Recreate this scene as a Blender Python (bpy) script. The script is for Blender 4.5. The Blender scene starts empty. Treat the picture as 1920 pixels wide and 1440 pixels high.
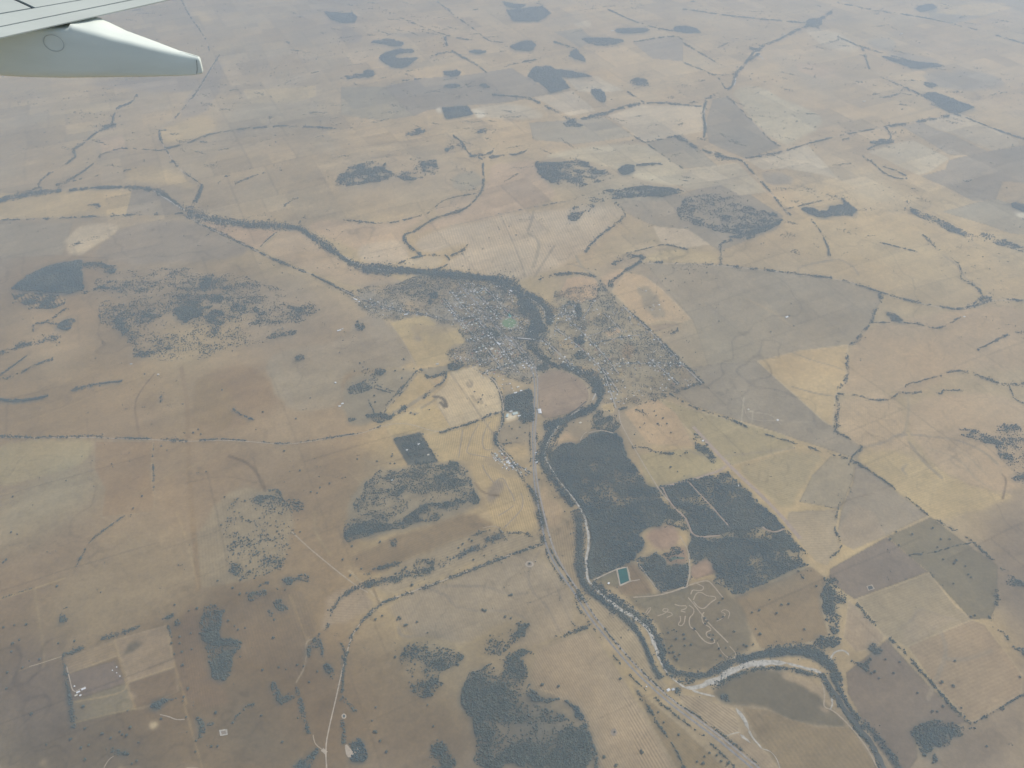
import bpy, math, random
import numpy as np
from mathutils import Vector

random.seed(7)
RNG = np.random.default_rng(20240211)
R = math.radians
C = bpy.context.scene.collection
scene = bpy.context.scene

# ------------------------------------------------------------------ camera, sky, sun, exposure
ALT = 5000.0                     # metres above the plain
PITCH = 40.0                     # degrees below the horizontal
FPX = 1478.0                     # focal length in pixels of a 1920 px wide frame (about 66 degrees across)
cam_data = bpy.data.cameras.new('window_seat_camera')
cam_data.sensor_fit = 'HORIZONTAL'
cam_data.angle = 2 * math.atan(960.0 / FPX)
cam_data.clip_start = 0.1
cam_data.clip_end = 200000.0
cam = bpy.data.objects.new('window_seat_camera', cam_data)
C.objects.link(cam)
cam.location = (0, 0, ALT)
cam.rotation_euler = (R(90 - PITCH), 0, 0)
scene.camera = cam

SUN_EL, SUN_AZ = 56.0, 68.0      # elevation; azimuth clockwise from +Y (ahead of the camera)
world = bpy.data.worlds.new('World')
scene.world = world
world.use_nodes = True
wn = world.node_tree
for n in list(wn.nodes):
    wn.nodes.remove(n)
sky = wn.nodes.new('ShaderNodeTexSky')
sky.sky_type = 'NISHITA'
sky.sun_disc = False
sky.sun_elevation = R(SUN_EL)
sky.sun_rotation = R(SUN_AZ)
sky.dust_density = 2.0
bg = wn.nodes.new('ShaderNodeBackground')
bg.inputs['Strength'].default_value = 0.15
wo = wn.nodes.new('ShaderNodeOutputWorld')
wn.links.new(sky.outputs[0], bg.inputs['Color'])
wn.links.new(bg.outputs[0], wo.inputs['Surface'])

sun_data = bpy.data.lights.new('sun', 'SUN')
sun_data.energy = 3.3
sun_data.angle = R(0.5)
sun_data.color = (1.0, 0.94, 0.84)
sun = bpy.data.objects.new('sun', sun_data)
C.objects.link(sun)
sd = Vector((math.sin(R(SUN_AZ)) * math.cos(R(SUN_EL)), math.cos(R(SUN_AZ)) * math.cos(R(SUN_EL)), math.sin(R(SUN_EL))))
sun.rotation_euler = (-sd).to_track_quat('-Z', 'Y').to_euler()
sun.location = (0, 0, ALT + 200)

scene.view_settings.view_transform = 'Standard'
scene.view_settings.look = 'None'
scene.view_settings.gamma = 1.0
scene.view_settings.use_curve_mapping = False
scene.view_settings.exposure = 0.0
scene.cycles.use_denoising = True
scene.cycles.max_bounces = 5
scene.cycles.volume_bounces = 1

HAZE_DENSITY = 4.4e-5

# ------------------------------------------------------------------ the lie of the land
def px_flat(u, v):
    """where the line of sight through photo pixel (u, v) meets the plane z = 0"""
    u = np.asarray(u, float); v = np.asarray(v, float)
    p = R(PITCH)
    a = (u - 960.0) / FPX; b = (720.0 - v) / FPX
    dy = math.cos(p) + b * math.sin(p)
    dz = -math.sin(p) + b * math.cos(p)
    t = -ALT / dz
    return a * t, dy * t

HILLS = []                        # x, y, height, half width, half depth
for (u, v, hgt, sx, sy) in [
        (720, 325, 85, 900, 620), (1075, 325, 90, 700, 600), (1170, 375, 80, 900, 380), (1350, 390, 95, 800, 600),
        (120, 545, 60, 500, 380), (400, 580, 75, 800, 520), (780, 925, 80, 560, 330), (1000, 1380, 75, 420, 420),
        (800, 1230, 30, 330, 260), (1290, 940, 35, 600, 500), (1380, 540, 45, 700, 500), (1800, 820, 55, 700, 480),
        (1650, 470, 60, 1100, 500), (440, 1210, 35, 220, 600), (880, 245, 70, 900, 500), (1080, 50, 90, 2500, 1500),
        (560, 60, 90, 2200, 1500), (100, 1000, 45, 700, 600), (1800, 1250, 30, 500, 450), (560, 300, 60, 1200, 700)]:
    hx, hy = px_flat(u, v)
    HILLS.append((float(hx), float(hy), hgt, sx, sy))
WAVES = []
_r = random.Random(3)
for wl, am in ((5200, 11), (3400, 8), (2100, 5), (1300, 3.2), (850, 2.0), (560, 1.1), (430, .8)):
    for k in range(2):
        an = _r.uniform(0, math.pi)
        WAVES.append((2 * math.pi / wl * math.cos(an), 2 * math.pi / wl * math.sin(an), _r.uniform(0, 6.28), am))

def height(x, y):
    x = np.asarray(x, float); y = np.asarray(y, float)
    z = np.zeros(np.broadcast(x, y).shape)
    for hx, hy, hg, sx, sy in HILLS:
        z = z + hg * np.exp(-0.5 * (((x - hx) / sx) ** 2 + ((y - hy) / sy) ** 2))
    for kx, ky, ph, am in WAVES:
        z = z + am * np.sin(kx * x + ky * y + ph)
    return z

def ground_at(u, v):
    """ground point seen at photo pixel (u, v)"""
    u = np.asarray(u, float); v = np.asarray(v, float)
    p = R(PITCH)
    a = (u - 960.0) / FPX; b = (720.0 - v) / FPX
    dy = math.cos(p) + b * math.sin(p)
    dz = -math.sin(p) + b * math.cos(p)
    t = -ALT / dz
    for k in range(6):
        t = (height(a * t, dy * t) - ALT) / dz
    return a * t, dy * t

def P(s):
    """'u,v u,v ...' -> list of pixel pairs"""
    return [tuple(float(q) for q in w.split(',')) for w in s.split()]

def PW(s):
    a = np.array(P(s))
    x, y = ground_at(a[:, 0], a[:, 1])
    return np.stack([x, y], 1)

# ------------------------------------------------------------------ noise on arrays
class ValueNoise:
    def __init__(self, seed, n=256):
        self.n = n
        self.t = np.random.default_rng(seed).random((n, n)).astype(np.float32)
    def __call__(self, x, y):
        n = self.n
        xi = np.floor(x); yi = np.floor(y)
        fx = (x - xi).astype(np.float32); fy = (y - yi).astype(np.float32)
        fx = fx * fx * (3 - 2 * fx); fy = fy * fy * (3 - 2 * fy)
        xi = xi.astype(np.int64) % n; yi = yi.astype(np.int64) % n
        x1 = (xi + 1) % n; y1 = (yi + 1) % n
        t = self.t
        return (t[xi, yi] * (1 - fx) + t[x1, yi] * fx) * (1 - fy) + (t[xi, y1] * (1 - fx) + t[x1, y1] * fx) * fy

_VN = [ValueNoise(100 + k) for k in range(6)]
def fbm(x, y, scale, octaves=4, seed=0, rough=.55):
    s = 0.0; a = 1.0; tot = 0.0
    for k in range(octaves):
        f = 2.0 ** k / scale
        s = s + a * _VN[(seed + k) % 6](x * f + 17.3 * seed + 5.1 * k, y * f - 9.7 * seed + 3.3 * k)
        tot += a; a *= rough
    return s / tot                # 0..1, mean .5

# ------------------------------------------------------------------ mesh helpers
def np_mesh(name, verts, faces, mats=(), mat_idx=None, smooth=False):
    """faces: (n, k) array with k vertices each, or list of such arrays"""
    me = bpy.data.meshes.new(name)
    if not isinstance(faces, list):
        faces = [faces]
    verts = np.asarray(verts, np.float32)
    me.vertices.add(len(verts))
    me.vertices.foreach_set('co', verts.ravel())
    loops = np.concatenate([f.ravel() for f in faces]).astype(np.int32)
    counts = np.concatenate([np.full(len(f), f.shape[1], np.int32) for f in faces])
    starts = np.zeros(len(counts), np.int32); starts[1:] = np.cumsum(counts)[:-1]
    me.loops.add(len(loops)); me.loops.foreach_set('vertex_index', loops)
    me.polygons.add(len(counts)); me.polygons.foreach_set('loop_start', starts)
    if mat_idx is not None:
        me.polygons.foreach_set('material_index', np.asarray(mat_idx, np.int32))
    me.polygons.foreach_set('use_smooth', np.full(len(counts), smooth, bool))
    for m in mats:
        me.materials.append(m)
    me.update(calc_edges=True)
    return me

def put(name, me, parent=None, loc=None):
    o = bpy.data.objects.new(name, me)
    C.objects.link(o)
    if parent: o.parent = parent
    if loc is not None: o.location = loc
    return o

def tag(o, label=None, cat=None, group=None, kind=None):
    if label: o['label'] = label
    if cat: o['category'] = cat
    if group: o['group'] = group
    if kind: o['kind'] = kind
    return o

# ------------------------------------------------------------------ materials
def new_mat(name, rough=.9, spec=.2):
    m = bpy.data.materials.new(name); m.use_nodes = True
    nt = m.node_tree
    b = nt.nodes.get('Principled BSDF')
    b.inputs['Roughness'].default_value = rough
    b.inputs['Specular IOR Level'].default_value = spec
    return m, nt, b

def noisy_mat(name, c1, c2, scale, rough=.9, detail=4, spec=.2, coord='world', lo=.35, hi=.65):
    """two colours mixed by world-space noise; scale in metres"""
    m, nt, b = new_mat(name, rough, spec)
    if coord == 'world':
        g = nt.nodes.new('ShaderNodeNewGeometry'); src = g.outputs['Position']
    else:
        g = nt.nodes.new('ShaderNodeTexCoord'); src = g.outputs['Object']
    n = nt.nodes.new('ShaderNodeTexNoise'); n.inputs['Scale'].default_value = 1.0 / scale; n.inputs['Detail'].default_value = detail
    nt.links.new(src, n.inputs['Vector'])
    r = nt.nodes.new('ShaderNodeValToRGB')
    r.color_ramp.elements[0].position = lo; r.color_ramp.elements[1].position = hi
    r.color_ramp.elements[0].color = (*c1, 1); r.color_ramp.elements[1].color = (*c2, 1)
    nt.links.new(n.outputs['Fac'], r.inputs['Fac'])
    nt.links.new(r.outputs['Color'], b.inputs['Base Color'])
    return m

M_leaf = noisy_mat('gum_leaves', (.054, .080, .074), (.092, .112, .092), 50, rough=.85)
M_leaf_dark = noisy_mat('dense_leaves', (.050, .084, .088), (.104, .122, .102), 260, detail=7, rough=.85)
M_bark = noisy_mat('grey_bark', (.16, .13, .10), (.28, .24, .2), 2.0)
M_wall = noisy_mat('house_wall', (.42, .36, .29), (.58, .53, .46), 9.0)
ROOFS = {
    'white': noisy_mat('white_metal_roof', (.50, .52, .52), (.68, .69, .68), 6.0, rough=.5, spec=.4),
    'pale grey': noisy_mat('pale_grey_metal_roof', (.30, .33, .34), (.42, .44, .44), 6.0, rough=.5, spec=.4),
    'dark grey': noisy_mat('dark_grey_roof', (.10, .105, .11), (.17, .17, .175), 6.0, rough=.6),
    'red brown': noisy_mat('red_brown_tile_roof', (.20, .10, .07), (.32, .18, .12), 6.0, rough=.8),
    'pale green': noisy_mat('pale_green_metal_roof', (.36, .43, .39), (.5, .56, .51), 6.0, rough=.5),
    'cream': noisy_mat('cream_metal_roof', (.46, .42, .33), (.56, .52, .42), 6.0, rough=.6),
}
M_road = noisy_mat('worn_bitumen', (.16, .16, .16), (.24, .235, .23), 18)
M_gravel = noisy_mat('pale_gravel_road', (.31, .255, .185), (.41, .345, .26), 22)
M_dirt = noisy_mat('dirt_track', (.29, .225, .145), (.37, .295, .20), 22)
M_redtrack = noisy_mat('pink_dirt', (.27, .20, .145), (.35, .265, .195), 30)
M_bank = noisy_mat('contour_bank_earth', (.20, .165, .125), (.27, .22, .165), 25)
M_sand = noisy_mat('river_sand', (.25, .232, .19), (.44, .412, .35), 22, lo=.3, hi=.62)
M_river = noisy_mat('dark_pool_water', (.030, .040, .038), (.055, .065, .06), 60, rough=.5, spec=.15)
M_rail = noisy_mat('rail_ballast', (.21, .19, .17), (.30, .28, .25), 14)
M_farm_water = noisy_mat('teal_pond_water', (.008, .078, .070), (.014, .100, .086), 50, rough=.6, spec=.08)
M_oval = noisy_mat('watered_grass', (.105, .165, .075), (.14, .215, .10), 30)
M_court = noisy_mat('turquoise_court', (.12, .42, .38), (.18, .52, .46), 20)
# ------------------------------------------------------------------ what lies where: outlines read off the photograph as lines of sight (1920 x 1440)
# and laid on the land at their real places by ground_at()
SOIL = {            # surface colours, linear
    'S': (0.384, 0.273, 0.121), 'V': (0.419, 0.323, 0.183), 'O': (0.377, 0.258, 0.132), 'T': (0.222, 0.145, 0.063), 'P': (0.234, 0.180, 0.110),
    'G': (0.257, 0.200, 0.117), 'D': (0.110, 0.086, 0.050), 'Y': (0.302, 0.231, 0.107), 'K': (0.278, 0.202, 0.112), 'W': (0.543, 0.462, 0.308),
    'F': (.066, .078, .068), 'U': (0.207, 0.183, 0.135), 'B': (0.140, 0.090, 0.041), 'X': (0.250, 0.198, 0.115), 'A': (0.320, 0.228, 0.112),
    # the same covers in darker tones, for outlines at the near end of the plain
    'S2': (0.286, 0.211, 0.120), 'O2': (.268, .190, .098), 'P2': (0.162, 0.119, 0.078), 'G2': (0.152, 0.119, 0.064), 'Y2': (0.261, 0.193, 0.104),
    'X2': (0.172, 0.137, 0.075), 'A2': (0.206, 0.144, 0.069), 'T2': (0.157, 0.106, 0.053), 'K2': (0.257, 0.170, 0.106),
    'R': (0.258, 0.185, 0.116),
}
FIELDS = [
 # broad regions first
 ('S','f',"640,-40 2000,-40 2000,480 1500,500 1000,480 640,480 620,200"),
 ('A','f',"-60,-40 640,-40 660,300 640,500 300,480 -60,470"),
 ('T','f',"-60,470 300,470 640,560 700,720 660,1000 700,1500 -60,1500"),
 ('B','f',"-60,1120 380,1080 640,1180 680,1500 -60,1500"),
 ('D','f',"-60,1230 130,1230 260,1380 300,1500 -60,1500"),
 ('A','f',"1180,440 2000,420 2000,900 1700,960 1560,900 1400,600"),
 ('S','f',"1500,300 2000,420 2000,540 1700,520 1480,480"),
 ('P','f',"1850,880 2000,860 2000,1500 1700,1500 1830,1360 1920,1290 1850,1100"),
 # upper left
 ('P','n',"180,152 380,140 365,165 345,172 295,175 255,167 182,165"),
 ('P','n',"413,100 420,140 398,205 345,224 328,222 365,165"),
 ('S','c',"455,168 592,160 592,180 545,195 470,192"),
 ('S','n',"300,240 395,213 410,240 400,252 310,275 297,258"),
 ('O','c',"185,258 230,252 238,282 190,286"),
 ('S','n',"228,320 300,308 345,330 374,347 372,352 290,345 240,342"),
 ('S','c',"-20,362 248,355 236,404 -20,413"),
 ('G','c',"248,355 285,350 345,395 330,402 236,404"),
 ('G','c',"-20,420 135,418 118,478 -20,485"),
 ('V','n',"135,420 232,420 205,445 158,478 118,478"),
 ('P','n',"232,422 360,410 440,452 480,470 430,490 160,490 205,447"),
 ('O','c',"366,410 440,424 524,432 487,465 470,466 420,440"),
 ('O','c',"526,434 562,432 640,490 690,512 735,518 756,532 735,548 716,548 640,530 560,500 490,468"),
 ('P','f',"600,20 690,60 690,80 580,70 540,30"),
 ('S','n',"350,8 395,30 400,50 370,40"),
 ('G','f',"0,200 110,205 60,330 -20,340"),
 ('S','f',"110,180 200,180 220,220 130,260 100,230"),
 ('G','f',"420,180 640,200 640,240 480,240 400,260"),
 # upper middle
 ('P','c',"720,163 790,147 880,140 960,128 1035,175 960,190 873,197 800,207 777,217"),
 ('X','c',"640,163 720,163 777,217 720,225 640,215"),
 ('V','c',"1003,183 1073,170 1117,208 1067,217"),
 ('V','c',"1140,217 1200,197 1280,197 1318,200 1322,245 1280,253 1210,267"),
 ('G','c',"993,230 1133,220 1187,255 1077,270 1000,262"),
 ('V','n',"887,200 960,192 1033,217 973,227 893,217"),
 ('S','c',"800,215 833,207 840,223 913,233 847,253 805,250"),
 ('V','c',"1063,148 1120,142 1170,170 1140,172 1085,172"),
 ('G','n',"700,60 830,62 815,68 750,72"),
 ('P','n',"640,45 668,55 682,78 640,82"),
 ('V','n',"1067,37 1090,33 1117,50 1080,53"),
 ('A','c',"1010,42 1080,22 1110,35 1060,50 1040,58"),
 ('P','c',"1040,60 1090,53 1113,74 1087,90"),
 ('S','c',"1140,20 1225,52 1190,50 1130,30"),
 ('G','c',"1187,80 1260,66 1280,75 1280,115 1225,110"),
 ('O','n',"927,307 1003,297 1000,320 1040,357 1040,379 940,402 830,425 773,443 817,412 873,393 907,363 917,317"),
 ('V','n',"773,443 940,403 1000,398 1060,390 1165,383 1168,400 1147,420 1100,468 1065,490 1000,520 975,526 880,511 822,503 872,470 880,455 790,477"),
 ('O','n',"812,398 832,375 900,363 873,390 840,400"),
 ('O','n',"640,414 730,423 780,409 812,401 755,437 762,453 700,468 655,470 620,445 570,428 600,412"),
 ('V','n',"655,468 750,446 778,478 735,497 690,498"),
 ('V','n',"745,492 790,480 828,482 832,490 810,502 760,502"),
 ('G','f',"640,310 760,295 850,300 900,320 905,350 840,375 720,370 640,360"),
 ('G','n',"850,325 900,320 905,350 870,360 850,350"),
 ('X','f',"1003,300 1150,300 1290,360 1280,380 1150,400 1050,370"),
 ('V','n',"1007,297 1070,280 1210,263 1310,330 1285,352 1207,338 1153,318 1100,300"),
 ('G','c',"1210,269 1280,253 1345,310 1280,316"),
 ('P','c',"1157,383 1207,372 1280,365 1350,345 1400,360 1468,405 1455,430 1350,470 1300,440 1220,420 1177,400"),
 ('A','n',"1100,490 1170,420 1220,420 1290,465 1230,462 1190,475 1130,495"),
 ('V','c',"1225,425 1290,430 1330,458 1280,465 1240,455"),
 ('S','n',"1200,480 1260,465 1345,475 1350,492 1280,495 1215,494"),
 # upper right
 ('P','c',"1337,187 1363,182 1460,277 1397,297 1330,267 1323,233"),
 ('V','n',"1380,163 1430,160 1470,190 1560,220 1500,262 1465,275 1420,235 1380,190"),
 ('G','f',"1440,97 1530,110 1570,150 1565,170 1525,168 1480,142 1450,118"),
 ('O','n',"1495,117 1567,123 1570,148 1527,145 1493,130"),
 ('P','n',"1723,133 1840,132 1890,155 1853,170 1780,167 1747,160"),
 ('P','n',"1647,100 1713,98 1785,122 1700,112"),
 ('V','n',"1500,52 1560,55 1620,88 1600,98 1550,92"),
 ('G','n',"1620,70 1680,70 1680,100 1640,92"),
 ('O','f',"1690,65 1800,70 1850,100 1760,108 1690,85"),
 ('G','c',"1690,235 1727,230 1850,283 1850,293 1780,290"),
 ('V','c',"1727,229 1773,217 1800,213 1907,263 1913,270 1863,283"),
 ('P','c',"1727,330 1773,317 1780,300 1860,283 1940,268 1940,345 1880,340 1867,373 1827,377"),
 ('V','c',"1687,267 1713,263 1780,297 1747,320 1723,328 1627,285"),
 ('G','c',"1767,397 1830,380 1867,373 1940,395 1940,442 1893,437 1847,420"),
 ('W','n',"1902,396 1935,398 1935,412 1905,407"),
 ('W','f',"1828,403 1845,404 1845,412 1830,410"),
 ('V','c',"1280,318 1383,305 1437,360 1387,367 1353,347 1280,360"),
 ('G','n',"1425,325 1470,322 1490,340 1460,350 1440,345"),
 ('G','f',"1480,320 1560,310 1570,340 1500,355"),
 ('V','c',"1400,300 1460,288 1515,272 1540,300 1570,335 1530,325 1470,315 1430,318"),
 ('V','f',"1580,300 1640,320 1700,370 1640,385 1560,350"),
 ('G','c',"1740,15 1850,12 1870,24 1780,45 1745,35"),
 ('S','c',"1760,8 1880,5 1900,15 1840,30 1755,25"),
 # left
 ('Y','n',"-20,825 177,825 177,843 147,870 77,893 -20,925"),
 ('X','f',"-20,930 67,902 167,868 200,917 180,960 120,985 -20,1030"),
 ('T','c',"178,827 287,827 283,880 290,927 288,960 190,970 197,917 177,880"),
 ('G','n',"495,690 520,660 640,640 700,575 760,650 785,692 640,690 640,760 600,775 537,770 508,712"),
 ('G','f',"400,560 480,540 560,515 640,545 700,570 735,600 765,680 640,650 520,665 495,690 430,620"),
 ('G','f',"150,500 400,495 560,560 600,590 480,650 300,690 200,610"),
 ('T','n',"383,690 467,685 507,712 533,772 450,795 367,813 360,747"),
 ('O','f',"367,815 533,775 640,770 720,790 640,812 533,830 417,823"),
 ('T','f',"-20,600 160,590 170,700 160,810 -20,810"),
 ('O','f',"20,560 150,600 160,690 90,700 40,640"),
 ('S','f',"280,630 340,600 440,600 470,630 350,690 260,700"),
 ('Y','f',"330,680 345,690 352,812 340,812"),
 ('T','n',"363,690 365,810 440,800 440,740"),
 ('Y','n',"363,1003 400,950 450,910 547,925 552,1010 533,1063 470,1085 417,1092 370,1107"),
 ('O','f',"143,1063 233,967 290,960 353,985 370,1110 327,1150 150,1230 83,1245 50,1105"),
 ('Y','f',"285,960 303,960 302,995 285,990"),
 ('O','c',"122,1233 200,1207 213,1202 228,1227 127,1263"),
 ('Y','c',"215,1200 310,1173 318,1190 328,1250 240,1278 225,1232"),
 ('D','n',"230,1230 245,1207 262,1205 264,1215 250,1224"),
 ('P','c',"130,1263 213,1240 237,1280 133,1313"),
 ('X','c',"133,1315 237,1282 250,1330 140,1355"),
 ('T','c',"240,1280 328,1252 335,1295 268,1328 250,1330"),
 ('P','f',"40,1185 117,1230 137,1367 80,1400 -20,1400 -20,1240"),
 ('D','f',"425,1260 490,1250 510,1330 600,1420 540,1440 420,1440 430,1330"),
 ('T','n',"410,1160 480,1110 570,1100 600,1190 560,1290 500,1250 447,1230"),
 ('T','n',"345,1130 375,1140 400,1290 430,1330 350,1330 330,1230"),
 ('A','f',"545,1010 640,1075 690,1100 640,1125 600,1200 560,1080"),
 ('B','f',"560,1240 605,1250 617,1350 585,1390 570,1330"),
 ('S','n',"618,1100 680,1103 700,1135 660,1165 625,1170 605,1190 612,1150"),
 # around the town
 ('U','t',"640,548 740,530 800,513 890,525 950,530 985,560 1018,600 1000,640 1040,690 1005,705 990,722 940,705 890,688 845,692 838,660 872,640 857,615 818,607 800,590 730,603 690,590"),
 ('X','t',"1000,640 1032,590 1040,545 1130,530 1160,570 1215,620 1240,640 1320,715 1250,742 1160,765 1125,750 1118,715 1060,692 1010,655"),
 ('G','n',"716,548 800,515 860,530 850,560 800,585 740,570"),
 ('S','c',"730,605 802,590 807,599 818,606 816,612 801,613 790,606 776,610 770,617 781,627 789,623 797,620 809,629 821,626 859,618 863,627 873,642 866,645 854,644 840,656 841,672 826,679 783,686 757,643"),
 ('P','n',"777,633 788,626 790,636 784,641"),
 ('S','c',"713,777 787,697 800,706 808,716 826,722 816,732 790,745 770,757 740,775"),
 ('S','c',"797,703 835,703 832,716 820,722 808,714"),
 ('X','c',"790,692 840,685 846,694 835,700 800,708"),
 ('V','c',"847,697 893,687 905,705 930,710 940,747 943,772 907,782 847,800 823,763 815,740 835,722"),
 ('S','c',"723,797 770,770 800,755 818,757 825,765 846,801 793,817 787,808 737,822"),
 ('S','n',"793,823 853,807 920,778 943,783 930,810 922,830 933,840 913,867 860,862 850,868 827,870 810,850"),
 ('S','n',"873,867 913,867 935,880 953,897 980,893 997,923 1003,960 1008,990 955,1003 930,990 911,945 935,925 920,905 905,925 893,905"),
 ('P','n',"928,905 940,898 948,905 950,920 935,940 920,945 915,925"),
 ('R','s',"1006,703 1040,691 1070,700 1090,711 1102,727 1105,745 1098,759 1080,769 1050,779 1020,786 1012,768 1009,740"),
 ('K','c',"943,717 958,717 960,735 945,742"),
 ('G','c',"933,800 973,787 993,797 993,827 940,833"),
 ('S','n',"945,837 993,832 993,855 965,862"),
 ('F','c',"737,823 787,810 793,820 823,868 765,873"),
 ('G','n',"690,890 763,873 827,867 867,865 897,930 895,950 800,985 655,1015 645,960"),
 ('X','n',"640,700 760,690 790,700 713,777 690,800 640,790"),
 ('O','c',"1047,553 1063,522 1090,517 1117,519 1123,540 1120,563 1103,562 1087,568"),
 ('O','c',"1147,547 1173,511 1207,517 1240,542 1296,598 1280,605 1240,600 1213,608 1180,580"),
 ('O','n',"1120,518 1150,513 1187,500 1150,535 1135,540 1127,527"),
 ('G','n',"1190,537 1207,533 1225,545 1237,567 1250,590 1237,603 1220,590 1203,567"),
 ('K','c',"1212,610 1275,607 1225,622"),
 ('G','c',"1215,497 1350,496 1500,515 1600,530 1652,552 1650,565 1615,640 1590,650 1430,680 1330,690 1300,600 1243,535"),
 ('X','f',"1260,620 1400,650 1420,678 1340,690 1290,650"),
 ('P','c',"1290,690 1350,682 1420,678 1500,745 1562,802 1620,840 1605,860 1470,815 1300,760 1255,735"),
 ('S','c',"1420,677 1500,657 1590,646 1585,725 1566,740 1562,800 1545,790"),
 ('A','n',"1595,650 1645,600 1700,600 1940,560 1940,700 1800,690 1720,735 1680,740 1570,738 1588,720"),
 ('O','n',"1566,745 1690,735 1700,830 1720,850 1625,845 1563,803"),
 ('Y','c',"1232,745 1300,768 1470,815 1490,838 1370,872 1300,815"),
 ('Y','n',"1372,875 1490,842 1555,857 1520,890 1490,945 1460,955 1430,920"),
 ('G','c',"1557,857 1605,862 1598,900 1575,955 1500,940 1523,892"),
 ('P','c',"1607,862 1640,890 1740,965 1660,1005 1570,1005 1578,955 1600,905"),
 ('S','n',"1610,845 1720,855 1830,915 1905,925 1870,945 1770,980 1740,965 1700,935 1620,870"),
 ('O','n',"1690,740 1940,740 1940,890 1905,920 1830,915 1720,850"),
 ('S','c',"1480,960 1570,955 1568,1000 1575,1025 1550,1060 1528,1050 1475,985"),
 ('S','c',"1570,1000 1600,945 1640,960 1660,1005 1600,1030 1580,1020"),
 ('O','c',"1170,772 1230,746 1268,775 1305,838 1215,832 1190,800"),
 ('Y','c',"1196,852 1290,842 1330,845 1362,874 1280,905 1215,917"),
 ('S','c',"1127,760 1153,755 1150,775 1130,768"),
 ('O','n',"1030,836 1060,800 1078,822 1085,815 1095,822 1045,840"),
 ('A','c',"1376,1120 1440,1095 1520,1062 1547,1083 1543,1117 1537,1125 1553,1190 1520,1203 1427,1217"),
 ('P','c',"1557,1067 1663,1007 1740,1073 1603,1123 1587,1113 1555,1085"),
 ('Y','c',"1605,1124 1742,1075 1790,1135 1822,1162 1700,1212 1673,1197 1655,1190 1640,1165"),
 ('S','c',"1582,1195 1592,1125 1640,1175 1660,1195 1640,1215 1605,1222"),
 ('S','n',"1683,1180 1715,1160 1718,1145 1735,1142 1765,1155 1798,1162 1700,1210"),
 ('O','c',"1702,1213 1822,1163 1845,1170 1918,1268 1913,1303 1827,1352 1815,1350 1750,1280"),
 ('G','c',"1664,1006 1745,970 1870,1060 1870,1130 1855,1160 1820,1160 1742,1073"),
 ('P','c',"1587,1262 1627,1230 1663,1200 1745,1290 1812,1355 1760,1360 1715,1380 1720,1420 1690,1460 1640,1390 1590,1300"),
 ('D','n',"1325,1297 1373,1270 1430,1260 1467,1262 1530,1280 1543,1310 1597,1362 1533,1362 1480,1347 1440,1330 1390,1323"),
 ('A','c',"1390,1325 1440,1331 1480,1348 1533,1363 1595,1363 1655,1450 1470,1450 1430,1400 1407,1360"),
 ('S','n',"1465,1263 1490,1265 1515,1270 1540,1285 1547,1305 1530,1295 1510,1278 1470,1272"),
 ('S','n',"1531,1316 1545,1315 1550,1330 1540,1332"),
 ('S','c',"1265,1300 1313,1307 1377,1330 1387,1370 1347,1387 1300,1345"),
 ('S','c',"1352,1388 1387,1372 1440,1415 1463,1450 1415,1450"),
 ('A','c',"1187,1287 1280,1365 1370,1450 1275,1450 1225,1365"),
 ('S','c',"1097,1123 1123,1127 1173,1167 1207,1200 1227,1260 1250,1285 1240,1295 1173,1227 1140,1185"),
 ('O','c',"1030,1000 1077,967 1083,993 1080,1047 1093,1100 1073,1103 1047,1057"),
 ('O','n',"1014,917 1027,915 1030,930 1057,943 1052,978 1030,988 1020,960"),
 ('S','c',"1007,1220 1107,1183 1160,1260 1207,1337 1270,1450 1122,1450 1090,1362 1057,1318 1000,1290 990,1265 1002,1250"),
 ('S','n',"975,1285 992,1225 998,1235 990,1265 1000,1295 1050,1308 1050,1318 985,1310"),
 ('S','n',"720,1130 870,1075 1018,1022 1100,1177 1000,1212 960,1215 990,1170 965,1160 920,1180 890,1210 750,1195 735,1160"),
 ('S','n',"720,1123 690,1085 760,1055 850,1010 930,993 1015,1005 1015,1017 870,1065"),
 ('A','n',"655,1030 770,1000 870,955 905,975 935,990 850,1015 700,1080 660,1065"),
 ('T','f',"683,1165 722,1150 745,1215 790,1290 880,1320 900,1450 650,1450 645,1300"),
 ('T','n',"1135,1085 1160,1067 1193,1053 1240,1117 1187,1127 1160,1118"),
 ('X','n',"1113,1088 1158,1068 1160,1110 1135,1105"),
 ('G','n',"1160,1118 1240,1118 1293,1097 1340,1088 1378,1122 1425,1212 1380,1235 1300,1262 1245,1235 1237,1180 1200,1140"),
 ('X','n',"1180,1120 1240,1118 1300,1098 1310,1130 1260,1160 1215,1145"),
 ('F','n',"1015,985 1012,960 1003,925 1010,918 1018,945 1028,995"),
 ('K','n',"1203,1003 1223,990 1240,992 1263,988 1277,1010 1260,1025 1225,1030 1210,1015"),
 ('K','n',"1237,1035 1280,1020 1293,1055 1257,1062"),
 ('K','c',"1296,1062 1310,1052 1328,1048 1350,1072 1305,1085 1296,1080"),
 ('X','f',"1340,985 1420,980 1470,1010 1450,1030 1380,1020"),
 ('F','f',"885,1250 980,1240 975,1300 1050,1325 1100,1390 1115,1450 910,1450 890,1370"),
 ('F','f',"770,1215 850,1205 900,1240 800,1280"),
 ('G','f',"880,1230 930,1177 985,1160 990,1190 960,1225"),
 ('F','f',"1450,1000 1520,1050 1500,1070 1430,1075"),
 # works, yards and bare pads
 ('W','n',"950,772 968,768 980,777 962,787 949,786"),
 ('V','n',"283,1352 290,1350 298,1358 292,1366 284,1367"),
 ('Y','n',"78,1425 92,1422 95,1435 80,1438"),
 ('Y','n',"220,1432 235,1428 240,1442 215,1445"),
 ('Y','n',"246,1300 258,1298 259,1309 249,1311"),
 ('W','n',"902,395 905,395 905,397 902,397"),
 ('W','n',"815,204 828,203 834,212 822,211"),
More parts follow.
